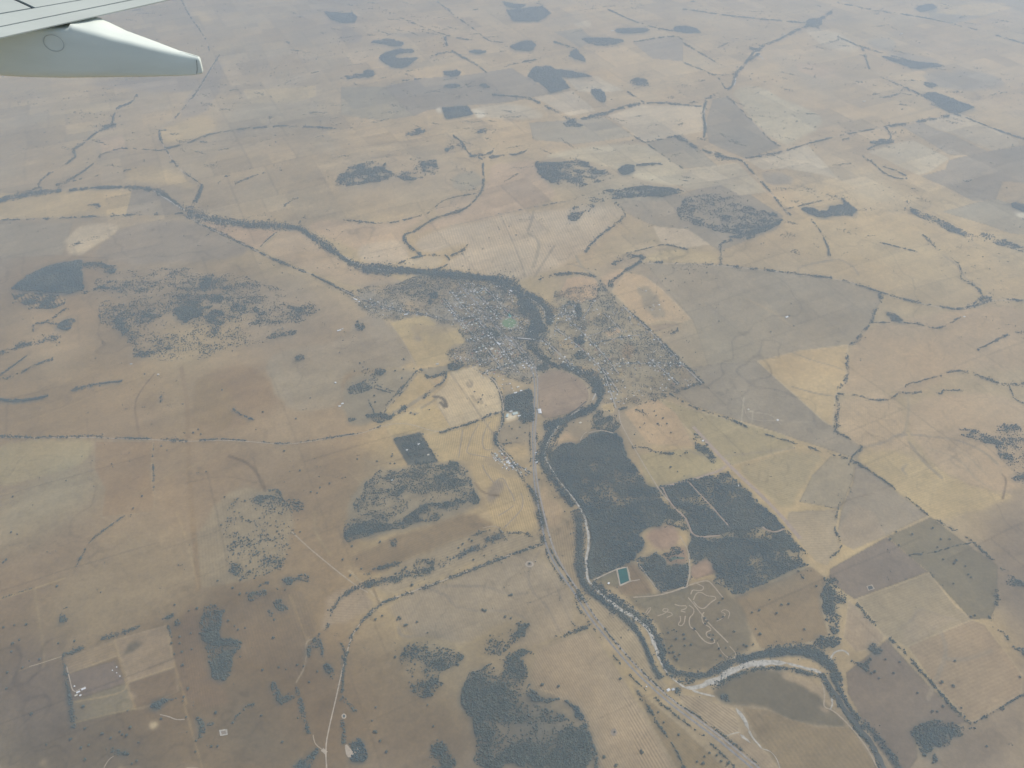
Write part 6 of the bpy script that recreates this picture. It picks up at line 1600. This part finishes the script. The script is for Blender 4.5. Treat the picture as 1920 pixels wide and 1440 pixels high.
for phrase, pts, want in STREETS:
    w = PW(pts)
    seg = np.hypot(*np.diff(w, axis=0).T); s = np.concatenate([[0], np.cumsum(seg)])
    for side, sname in ((1, 'west'), (-1, 'east')):
        pos = np.linspace(20, s[-1] - 20, want) if want > 1 else [s[-1] / 2]
        k = 0
        for q in pos:
            q2 = q + rh.uniform(-6, 6)
            x = float(np.interp(q2, s, w[:, 0])); y = float(np.interp(q2, s, w[:, 1]))
            x2 = float(np.interp(q2 + 3, s, w[:, 0])); y2 = float(np.interp(q2 + 3, s, w[:, 1]))
            an = math.atan2(y2 - y, x2 - x)
            if abs(x2 - x) + abs(y2 - y) < .5: an = math.atan2(w[-1][1] - w[-2][1], w[-1][0] - w[-2][0])
            off = rh.uniform(20, 30)
            nx, ny = -math.sin(an) * side, math.cos(an) * side
            hx, hy = x + nx * off, y + ny * off
            if not free(hx, hy, 19): continue
            horizontal = abs(math.cos(an)) > .8
            sn = ('far' if ny > 0 else 'near') if horizontal else ('west' if nx < 0 else 'east')
            rc = rh.choice(ROOF_PICK); dsg = rh.choice(DESIGNS[rc])
            lab = '%s roofed house, %s along the %s side of the %s' % (rc, ORD[k], sn, phrase)
            lw = lab.split()
            if len(lw) > 16: lab = '%s roof, %s on %s side of %s' % (rc, ORD[k], sn, phrase)
            if lab in LABS: k += 1; lab = '%s roof, %s on %s side of %s' % (rc, ORD[k], sn, phrase)
            LABS.add(lab)
            building('house', 'house', lab, (hx, hy, float(height(hx, hy))), an + rh.uniform(-.08, .08) + (math.pi / 2 if rh.random() < .3 else 0), *dsg, group='houses of the town')
            k += 1

# the rest of the town: smaller roofs and sheds behind the street fronts, read as one speckle
bits_v, bits_f, bits_m = [], [], []
mats_ = [M_wall] + [ROOFS[k] for k in ('white', 'pale grey', 'dark grey', 'red brown', 'cream')]
gq = random.Random(8)
def add_bit(x, y, an, L, W, H, mi):
    b = len(bits_v); z = float(height(x, y)); c, s_ = math.cos(an), math.sin(an)
    for (px, py, pz) in [(-L, -W, -1), (L, -W, -1), (L, W, -1), (-L, W, -1), (-L, -W, H), (L, -W, H), (L, W, H), (-L, W, H), (-L, 0, H + W * .45), (L, 0, H + W * .45)]:
        bits_v.append((x + px * c - py * s_, y + px * s_ + py * c, z + pz))
    for f, m in (((0, 1, 5, 4), 0), ((2, 3, 7, 6), 0), ((1, 2, 6, 9, 5), 0), ((3, 0, 4, 8, 7), 0), ((4, 5, 9, 8), mi), ((6, 7, 8, 9), mi)):
        bits_f.append(tuple(i + b for i in f)); bits_m.append(m)
CORE = [(PW("860,530 950,525 975,560 1000,600 1005,640 1035,690 1005,705 985,690 960,705 900,700 850,685 845,660 875,640 860,615 845,590"), 430),
        (PW("1005,645 1035,595 1065,560 1130,560 1165,575 1245,650 1316,715 1250,738 1170,760 1130,745 1115,710 1060,690"), 150),
        (PW("650,548 700,560 850,600 850,612 800,588 730,600 680,580"), 45), (PW("920,840 950,850 990,880 990,892 950,885 925,862"), 26),
        (PW("1195,535 1225,550 1245,590 1225,590"), 10), (PW("860,700 940,705 975,735 950,740 925,712"), 14), (PW("1058,565 1085,572 1080,598 1040,610"), 40)]
for w, cnt in CORE:
    x0, y0 = w.min(0); x1, y1 = w.max(0); tries = 0; made = 0
    while made < cnt and tries < 9000:
        tries += 1
        x, y = gq.uniform(x0, x1), gq.uniform(y0, y1)
        if not inside(w, np.array([x]), np.array([y]))[0]: continue
        if fbm(np.array([x]), np.array([y]), 170, 3, 2)[0] < .44: continue
        if not free(x, y, 15): continue
        made += 1
        add_bit(x, y, gq.choice([-.72, .85]) + gq.uniform(-.1, .1), gq.uniform(4, 9), gq.uniform(3, 5.5), gq.uniform(2.6, 3.6), gq.choice([1, 1, 1, 2, 2, 3, 4, 5]))
bv = np.array(bits_v); c0 = bv.mean(0)
me = bpy.data.meshes.new('back_sheds'); me.from_pydata([tuple(p) for p in bv - c0], [], bits_f)
for m in mats_: me.materials.append(m)
me.polygons.foreach_set('material_index', bits_m); me.update()
tag(put('back_sheds', me, loc=tuple(c0)), 'speckle of small roofs and sheds behind the town streets', 'small roofs', None, 'stuff')

# round tanks
def tank(u, v, rad, lab):
    x, y = ground_at(u, v); n = 20; h = rad * 1.0
    V = [(rad * math.cos(2 * math.pi * k / n), rad * math.sin(2 * math.pi * k / n), z) for z in (-1.0, h) for k in range(n)]
    F = [(k, (k + 1) % n, n + (k + 1) % n, n + k) for k in range(n)]
    me = bpy.data.meshes.new('tank_wall'); me.from_pydata(V, [], F); me.materials.append(ROOFS['pale grey']); me.update()
    o = put('water_tank', me, loc=(float(x), float(y), float(height(x, y))))
    V = [((rad + .2) * math.cos(2 * math.pi * k / n), (rad + .2) * math.sin(2 * math.pi * k / n), h + .05) for k in range(n)] + [(0, 0, h + rad * .28)]
    me = bpy.data.meshes.new('tank_roof'); me.from_pydata(V, [], [(k, (k + 1) % n, n) for k in range(n)] + [tuple(reversed(range(n)))]); me.materials.append(ROOFS['white']); me.update()
    put('roof', me, parent=o)
    tag(o, lab, 'water tank')
for t in TANKS: tank(*t)

# the town bridge: deck, two railings, piers
a = np.array([float(q) for q in ground_at(970, 634.5)]); b = np.array([float(q) for q in ground_at(1004, 637.5)])
c = (a + b) / 2; L = float(np.hypot(*(b - a))); an = math.atan2(b[1] - a[1], b[0] - a[0])
zc = float(height(c[0], c[1]))
def boxes_mesh(name, boxes, mat):
    v, f = [], []
    for (x0, x1, y0, y1, z0, z1) in boxes:
        k = len(v)
        v += [(x0, y0, z0), (x1, y0, z0), (x1, y1, z0), (x0, y1, z0), (x0, y0, z1), (x1, y0, z1), (x1, y1, z1), (x0, y1, z1)]
        f += box_faces(k)
    me = bpy.data.meshes.new(name); me.from_pydata(v, [], f); me.materials.append(mat); me.update()
    return me
br = bpy.data.objects.new('road_bridge', None); C.objects.link(br); br.location = (c[0], c[1], zc); br.rotation_euler = (0, 0, an)
tag(br, 'pale road bridge crossing the dark treed river in the town', 'bridge')
M_conc = noisy_mat('pale_concrete', (.42, .41, .38), (.52, .50, .46), 12)
put('deck', boxes_mesh('deck', [(-L / 2, L / 2, -7, 7, 7.4, 8.4)], M_conc), br)
for s_ in (-7, 6.6): put('railing', boxes_mesh('railing', [(-L / 2, L / 2, s_, s_ + .4, 8.403, 9.5)], M_conc), br)
for k in range(5):
    px = -L / 2 + L * (k + .5) / 5
    put('pier', boxes_mesh('pier', [(px - .8, px + .8, -5, 5, -3, 7.398)], M_conc), br)

# ------------------------------------------------------------------ lone trees, each its own tree with trunk, limbs and a broken crown
def lone_tree_mesh(seed):
    g = np.random.default_rng(seed)
    V, F, Mi = [], [], []
    def add(v, f, m):
        b = sum(len(q) for q in V); V.append(v); F.append(np.asarray(f) + b); Mi.append(np.full(len(f), m))
    def limb(p0, p1, r0, r1):
        p0, p1 = np.array(p0, float), np.array(p1, float); d = p1 - p0; d /= np.linalg.norm(d)
        a = np.cross(d, (0, 1, .3)); a /= np.linalg.norm(a); b = np.cross(d, a); n = 6
        ring = lambda p, r: [p + r * (math.cos(2 * math.pi * k / n) * a + math.sin(2 * math.pi * k / n) * b) for k in range(n)]
        v = np.array(ring(p0, r0) + ring(p1, r1)); f = []
        for k in range(n):
            k2 = (k + 1) % n; f += [(k, k2, n + k2), (k, n + k2, n + k)]
        add(v, f, 1)
    top = g.uniform(.42, .55)
    limb((0, 0, -.06), (g.uniform(-.04, .04), g.uniform(-.04, .04), top), .065, .045)
    for k in range(g.integers(5, 8)):
        an = 2 * math.pi * k / 6 + g.uniform(-.5, .5); rad = g.uniform(.30, .62); zz = g.uniform(.62, 1.0)
        p = (rad * math.cos(an), rad * math.sin(an), zz)
        limb((0, 0, top * .9), p, .035, .014)
        s = g.uniform(.28, .44)
        v = IV1 * g.uniform(.72, 1.22, (42, 1)) * np.array([s, s, s * .75]) + np.array(p)
        add(v, IF1, 0)
    s = g.uniform(.34, .46)
    add(IV1 * g.uniform(.72, 1.2, (42, 1)) * np.array([s, s, s * .7]) + np.array((g.uniform(-.1, .1), g.uniform(-.1, .1), 1.12)), IF1, 0)
    return np_mesh('lone_tree', np.concatenate(V), np.concatenate(F), [M_leaf, M_bark], np.concatenate(Mi))
TREE_DESIGNS = [lone_tree_mesh(40 + k) for k in range(8)]
rt = random.Random(12)
for phrase, pts in LONE:
    pp = sorted(P(pts))
    for k, (u, v) in enumerate(pp):
        x, y = ground_at(u, v); x, y = float(x), float(y)
        o = put('tree', TREE_DESIGNS[rt.randrange(8)], loc=(x, y, float(height(x, y))))
        s = rt.uniform(8.5, 13.5); o.scale = (s, s, s * rt.uniform(.85, 1.15)); o.rotation_euler = (0, 0, rt.uniform(0, 6.28))
        lab = 'lone dark tree %s, %s from the left' % (phrase, ORD[k])
        if len(lab.split()) > 16: lab = 'dark tree %s, %s from left' % (phrase, ORD[k])
        tag(o, lab, 'tree', 'lone trees ' + phrase)
# ------------------------------------------------------------------ the wing outside the window (metres, measured from the eye)
def painted(name, c, rough=.45):
    m, nt, b = new_mat(name, rough, .4)
    g = nt.nodes.new('ShaderNodeTexCoord'); n = nt.nodes.new('ShaderNodeTexNoise')
    n.inputs['Scale'].default_value = 1.6; n.inputs['Detail'].default_value = 8; n.inputs['Roughness'].default_value = .6
    mp = nt.nodes.new('ShaderNodeMapping'); mp.inputs['Scale'].default_value = (.6, 3.0, 3.0)
    nt.links.new(g.outputs['Object'], mp.inputs[0]); nt.links.new(mp.outputs[0], n.inputs['Vector'])
    r = nt.nodes.new('ShaderNodeValToRGB'); r.color_ramp.elements[0].position = .3; r.color_ramp.elements[1].position = .7
    r.color_ramp.elements[0].color = (*[q * .93 for q in c], 1); r.color_ramp.elements[1].color = (*[min(q * 1.05, .95) for q in c], 1)
    nt.links.new(n.outputs['Fac'], r.inputs['Fac']); nt.links.new(r.outputs['Color'], b.inputs['Base Color'])
    return m
M_wing = painted('wing_grey_paint', (.43, .467, .42))
M_fair = painted('fairing_paint_lightened', (.66, .71, .63))  # same paint as the wing, lightened in colour to lift its shaded side
M_gap = painted('panel_gap', (.10, .12, .12), .8)

def ray(u, v):
    p = R(PITCH); a = (u - 960.0) / FPX; b = (720.0 - v) / FPX
    return np.array([a, math.cos(p) + b * math.sin(p), -math.sin(p) + b * math.cos(p)])
ZW, SL, YW = -1.80, .10, 5.9
def wing_plane(y): return ZW + SL * (y - YW)
def on_plane(u, v):
    d = ray(u, v); t = (ZW - SL * YW) / (d[2] - SL * d[1])
    return d * t
TA, TB = on_plane(0, 70), on_plane(312, 0)
def x_te(y): return TA[0] + (TB[0] - TA[0]) * (y - TA[1]) / (TB[1] - TA[1])
def chord(y): return 4.4 - 2.6 * (y - 3.0) / 13.0
def up(c, ch): return ch * (.15 * c * (1 - c) if 0 < c < 1 else 0.0)
def lo(c, ch): return -.006 - ch * (.055 * math.sin(math.pi * min(max(c, 0), 1) ** 1.5) if 0 < c < 1 else 0.0)
def skin_z(x, y):
    ch = chord(y); c = (x_te(y) - x) / ch
    return wing_plane(y) + up(c, ch)
def on_skin(u, v):
    d = ray(u, v); p = on_plane(u, v); t = p[0] / d[0]
    for k in range(12):
        q = d * t; t += (skin_z(q[0], q[1]) - q[2]) / (d[2] - SL * d[1]) * .9
    return d * t

wing = bpy.data.objects.new('aircraft_wing', None); C.objects.link(wing)
wing.location = (0, 0, ALT)
tag(wing, 'pale grey airliner wing with flap fairing at the top left corner', 'aircraft wing')
def wing_mesh(name, V, F, mat, smooth=True, parent=None, auto=None):
    me = bpy.data.meshes.new(name); me.from_pydata([tuple(map(float, p)) for p in V], [], F)
    for m in (mat if isinstance(mat, (list, tuple)) else [mat]): me.materials.append(m)
    me.polygons.foreach_set('use_smooth', np.full(len(me.polygons), smooth, bool)); me.update()
    if auto is not None: me.set_sharp_from_angle(angle=auto)
    return put(name, me, parent or wing)

# main box of the wing, a little below the skin panels so that the seams read as gaps
YS = [2.4, 3.2, 4.0, 4.8, 5.4, 6.0, 6.6, 7.2, 8.0, 9.5, 11.5, 14.0, 16.0]
CU = [.035, .06, .1, .16, .24, .34, .45, .57, .68, .78, .87, .94, .98, 1.0]
V, F = [], []
for y in YS:
    ch = chord(y); zt = wing_plane(y)
    ring_ = [(x_te(y) - c * ch, y, zt + up(c, ch) - .016) for c in CU] + [(x_te(y) - c * ch, y, zt + lo(c, ch) - .016) for c in reversed(CU[:-1])]
    V += ring_
n = len(ring_)
for i in range(len(YS) - 1):
    for k in range(n):
        k2 = (k + 1) % n
        F.append((i * n + k, (i + 1) * n + k, (i + 1) * n + k2, i * n + k2))
F.append(tuple(range(n))); F.append(tuple(reversed(range((len(YS) - 1) * n, len(YS) * n))))
wb = wing_mesh('wing_box', V, F, [M_gap, M_wing], True, auto=R(40))
wb.data.polygons.foreach_set('material_index', [0 if p.index % n < len(CU) - 1 and p.index < (len(YS) - 1) * n else 1 for p in wb.data.polygons])

# seams as straight lines in plan, read from the photograph
def line_x(p, q): return lambda y: p[0] + (q[0] - p[0]) * (y - p[1]) / (q[1] - p[1])
S1 = line_x(on_skin(0, 50), on_skin(245, 0)); S2 = line_x(on_skin(0, 26), on_skin(150, 0))
c0, c1 = on_skin(66, 15), on_skin(33, 0)
def cut(x): return c0[1] + (c1[1] - c0[1]) * (x - c0[0]) / (c1[0] - c0[0])     # chordwise cut between spoiler and the next panel
def panel(name, xa, xb, ya, yb, lift=0.0, thick=.014, nu=14, nv=30):
    """skin plate between the lines x = xa(y) (rear) and xb(y) (front)"""
    top = []
    for i in range(nv + 1):
        for k in range(nu + 1):
            y_ = None
            f = k / nu
            ym = (ya if not callable(ya) else None); yn_ = (yb if not callable(yb) else None)
            y0 = ya if not callable(ya) else ya(f); y1 = yb if not callable(yb) else yb(f)
            y = y0 + (y1 - y0) * i / nv
            x = xa(y) + (xb(y) - xa(y)) * f
            top.append((x, y, skin_z(x, y) + lift))
    N = len(top); V = top + [(x, y, z - thick) for x, y, z in top]; F = []
    w = nu + 1
    for i in range(nv):
        for k in range(nu):
            a, b, c, d = i * w + k, (i + 1) * w + k, (i + 1) * w + k + 1, i * w + k + 1
            F.append((a, b, c, d)); F.append((a + N, d + N, c + N, b + N))
    edge = [k for k in range(w)] + [i * w + nu for i in range(1, nv + 1)] + [nv * w + k for k in range(nu - 1, -1, -1)] + [i * w for i in range(nv - 1, 0, -1)]
    for a, b in zip(edge, edge[1:] + edge[:1]): F.append((a, b, b + N, a + N))
    o = wing_mesh(name, V, F, M_wing, True, auto=R(35))
    me = o.data
    import bmesh
    bm = bmesh.new(); bm.from_mesh(me); bmesh.ops.recalc_face_normals(bm, faces=bm.faces); bm.to_mesh(me); bm.free()
    return o
G = .011
YMIN, YMAX = 2.42, 15.98
FRONT = lambda y: x_te(y) - chord(y) * .965
panel('flap', lambda y: x_te(y), lambda y: S1(y) + G, YMIN, YMAX, 0, .008)
panel('rear_skin', lambda y: S1(y) - G, lambda y: S2(y) + G, YMIN, YMAX)
S2s = S2(7.0) - S2(6.0); MM = (c1[1] - c0[1]) / (c1[0] - c0[0]); CUT = lambda f: c0[1] - MM * .62 * f / (1 - S2s * MM)
panel('spoiler', lambda y: S2(y) - G, lambda y: S2(y) - .62, YMIN, lambda f: CUT(f) - .008, .002)
panel('upper_skin', lambda y: S2(y) - G, lambda y: S2(y) - .62, lambda f: CUT(f) + .008, YMAX)
panel('front_skin', lambda y: S2(y) - .63, FRONT, YMIN, YMAX)

# flap track fairing: a long canoe hanging under the trailing edge
def te_at(u, v): return on_plane(u, v)
yn = te_at(127, 45)[1]; yf = yn + .22
def unp(u, v, y):
    d = ray(u, v); return d * (y / d[1])
UT = 372.0
def y_near(u): return yn + .10 * max(0.0, min(1.0, (u - 130) / (UT - 130)))
near_top = [(127, 49), (150, 55), (180, 63), (207, 71), (240, 78), (275, 87), (310, 95), (340, 101), (367, 107)]
near_bot = [(-420, 116), (-300, 128), (-200, 136), (-100, 142), (0, 146.5), (50, 149.2), (110, 150.4), (180, 149.6), (260, 147.2), (330, 144), (366, 141.5), (373, 139.5)]
ridge = [(190, 32), (235, 54), (290, 75), (330, 91), (366, 105.5)]
nt3 = np.array([unp(u, v, y_near(u)) for u, v in near_top]); nb3 = np.array([unp(u, v, y_near(u)) for u, v in near_bot])
rg3 = []
for u, v in ridge:
    f = (u - 190) / (366 - 190.0)
    rg3.append(unp(u, v, yf + (y_near(366) + .035 - yf) * f))
rg3 = np.array(rg3)
xs_ = np.concatenate([np.linspace(nb3[0, 0], nt3[0, 0] - .02, 16), np.linspace(nt3[0, 0], nt3[-1, 0], 34)])
xtip = nt3[-1, 0]
SECT = []
for x in xs_:
    zb = float(np.interp(x, nb3[:, 0], nb3[:, 2])); y0 = float(np.interp(x, nb3[:, 0], nb3[:, 1]))
    y1 = float(np.interp(x, rg3[:, 0], rg3[:, 1]))
    if x < nt3[0, 0]:
        zt = wing_plane(yn) - .035; zr = zt
    else:
        zt = float(np.interp(x, nt3[:, 0], nt3[:, 2])); zr = float(np.interp(x, rg3[:, 0], rg3[:, 2]))
        if x < rg3[0, 0]: zr = rg3[0, 2] + (x - rg3[0, 0]) * (rg3[1, 2] - rg3[0, 2]) / (rg3[1, 0] - rg3[0, 0])
        zr = min(max(zr, zt + .004), wing_plane(y1) - .02)
    k = min(1.0, max(0.0, (x - xs_[0]) / 1.0)) ** .5          # nose of the canoe closes forward
    ym = (y0 + y1) / 2; hw = (y1 - y0) / 2 * (.25 + .75 * k)
    y0, y1 = ym - hw, ym + hw
    h = zt - zb; r_ = min(.07, h * .3, (y1 - y0) * .35); r2 = min(.034, h * .2)
    sec = []
    for t in (0, 22, 45, 68, 90): sec.append((x, y0 + r_ * (1 - math.sin(R(t))), zb + r_ * (1 - math.cos(R(t))) * .9))
    sec = [(x, y0 + r_ * 1.0, zb), (x, y0 + r_ * .62, zb + r_ * .06), (x, y0 + r_ * .3, zb + r_ * .25), (x, y0 + r_ * .08, zb + r_ * .6), (x, y0, zb + r_ * 1.05)]
    sec += [(x, y0 - .004, zb + (h - r2) * .55), (x, y0, zt - r2), (x, y0 + r2 * .10, zt - r2 * .55), (x, y0 + r2 * .35, zt - r2 * .15), (x, y0 + r2 * .8, zt + (zr - zt) * .15)]
    sec += [(x, y0 + (y1 - y0) * .55, zt + (zr - zt) * .62), (x, y0 + (y1 - y0) * .85, zr - .002), (x, y1, zr - .012), (x, y1, zb + h * .5), (x, y1, zb + r_), (x, y1 - r_, zb)]
    SECT.append(sec)
# rounded blunt end
last = np.array(SECT[-1]); cen = last.mean(0)
for dx, s in ((.010, .97), (.018, .90), (.023, .75)):
    SECT.append([tuple(np.array([cen[0] + dx, cen[1] + (p[1] - cen[1]) * s, cen[2] + (p[2] - cen[2]) * s])) for p in last])
V = [p for s in SECT for p in s]; m = len(SECT[0]); F = []
for i in range(len(SECT) - 1):
    for k in range(m):
        k2 = (k + 1) % m
        F.append((i * m + k, i * m + k2, (i + 1) * m + k2, (i + 1) * m + k))
F.append(tuple(range(m))); F.append(tuple(reversed(range((len(SECT) - 1) * m, len(SECT) * m))))
fairing = wing_mesh('flap_fairing', V, F, M_fair, True)
import bmesh
bm = bmesh.new(); bm.from_mesh(fairing.data); bmesh.ops.recalc_face_normals(bm, faces=bm.faces); bm.to_mesh(fairing.data); bm.free()
fairing.data.set_sharp_from_angle(angle=R(50))

# round access panel and small seams on the fairing side
pc = unp(101, 80.5, yn); pr = unp(119.5, 80.5, yn)[0] - pc[0]; pz = pc[2] - unp(101, 96, yn)[2]
V, F, mi = [], [], []
n = 40
for q, (s, dy) in enumerate(((1.03, -.0052), (1.0, -.0062), (.985, -.0062), (.962, -.0052))):
    for k in range(n):
        t = 2 * math.pi * k / n; V.append((pc[0] + pr * s * math.cos(t), pc[1] + dy, pc[2] + pz * s * math.sin(t)))
for q in range(3):
    for k in range(n): F.append((q * n + k, q * n + (k + 1) % n, (q + 1) * n + (k + 1) % n, (q + 1) * n + k))
me_o = wing_mesh('access_panel', V, F, painted('seal_grey', (.44, .48, .46), .7), True, parent=fairing)
def side_strip(name, pts, w, dy=-.006):
    V, F = [], []
    for (u, v) in pts:
        p = unp(u, v, y_near(u)); V += [(p[0] - w / 2, p[1] + dy, p[2]), (p[0] + w / 2, p[1] + dy, p[2])]
    for k in range(len(pts) - 1): F.append((2 * k, 2 * k + 1, 2 * k + 3, 2 * k + 2))
    return wing_mesh(name, V, F, M_gap, False, parent=fairing)
side_strip('seam', [(368.5, 112), (369.5, 120), (370, 130), (369, 138)], .0035, -.004)

# ------------------------------------------------------------------ haze: even dusty air round the camera and all the land
hz = bpy.data.materials.new('dusty_air'); hz.use_nodes = True
nt = hz.node_tree
for n_ in list(nt.nodes): nt.nodes.remove(n_)
out = nt.nodes.new('ShaderNodeOutputMaterial'); pv = nt.nodes.new('ShaderNodeVolumePrincipled')
pv.inputs['Color'].default_value = (.745, .865, .97, 1)
pv.inputs['Density'].default_value = HAZE_DENSITY
pv.inputs['Anisotropy'].default_value = .25
nt.links.new(pv.outputs[0], out.inputs['Volume'])
X0 = float(GX[-1]) + 500; Y0, Y1 = float(GY[0]) - 500, float(GY[-1]) + 500; Z0, Z1 = GROUND_MIN - 4.0, ALT + 6.0
me = boxes_mesh('haze', [(-X0, X0, Y0, Y1, Z0, Z1)], hz)
haze = put('haze', me)
tag(haze, 'pale dusty haze lying over the whole plain', 'haze', None, 'stuff')
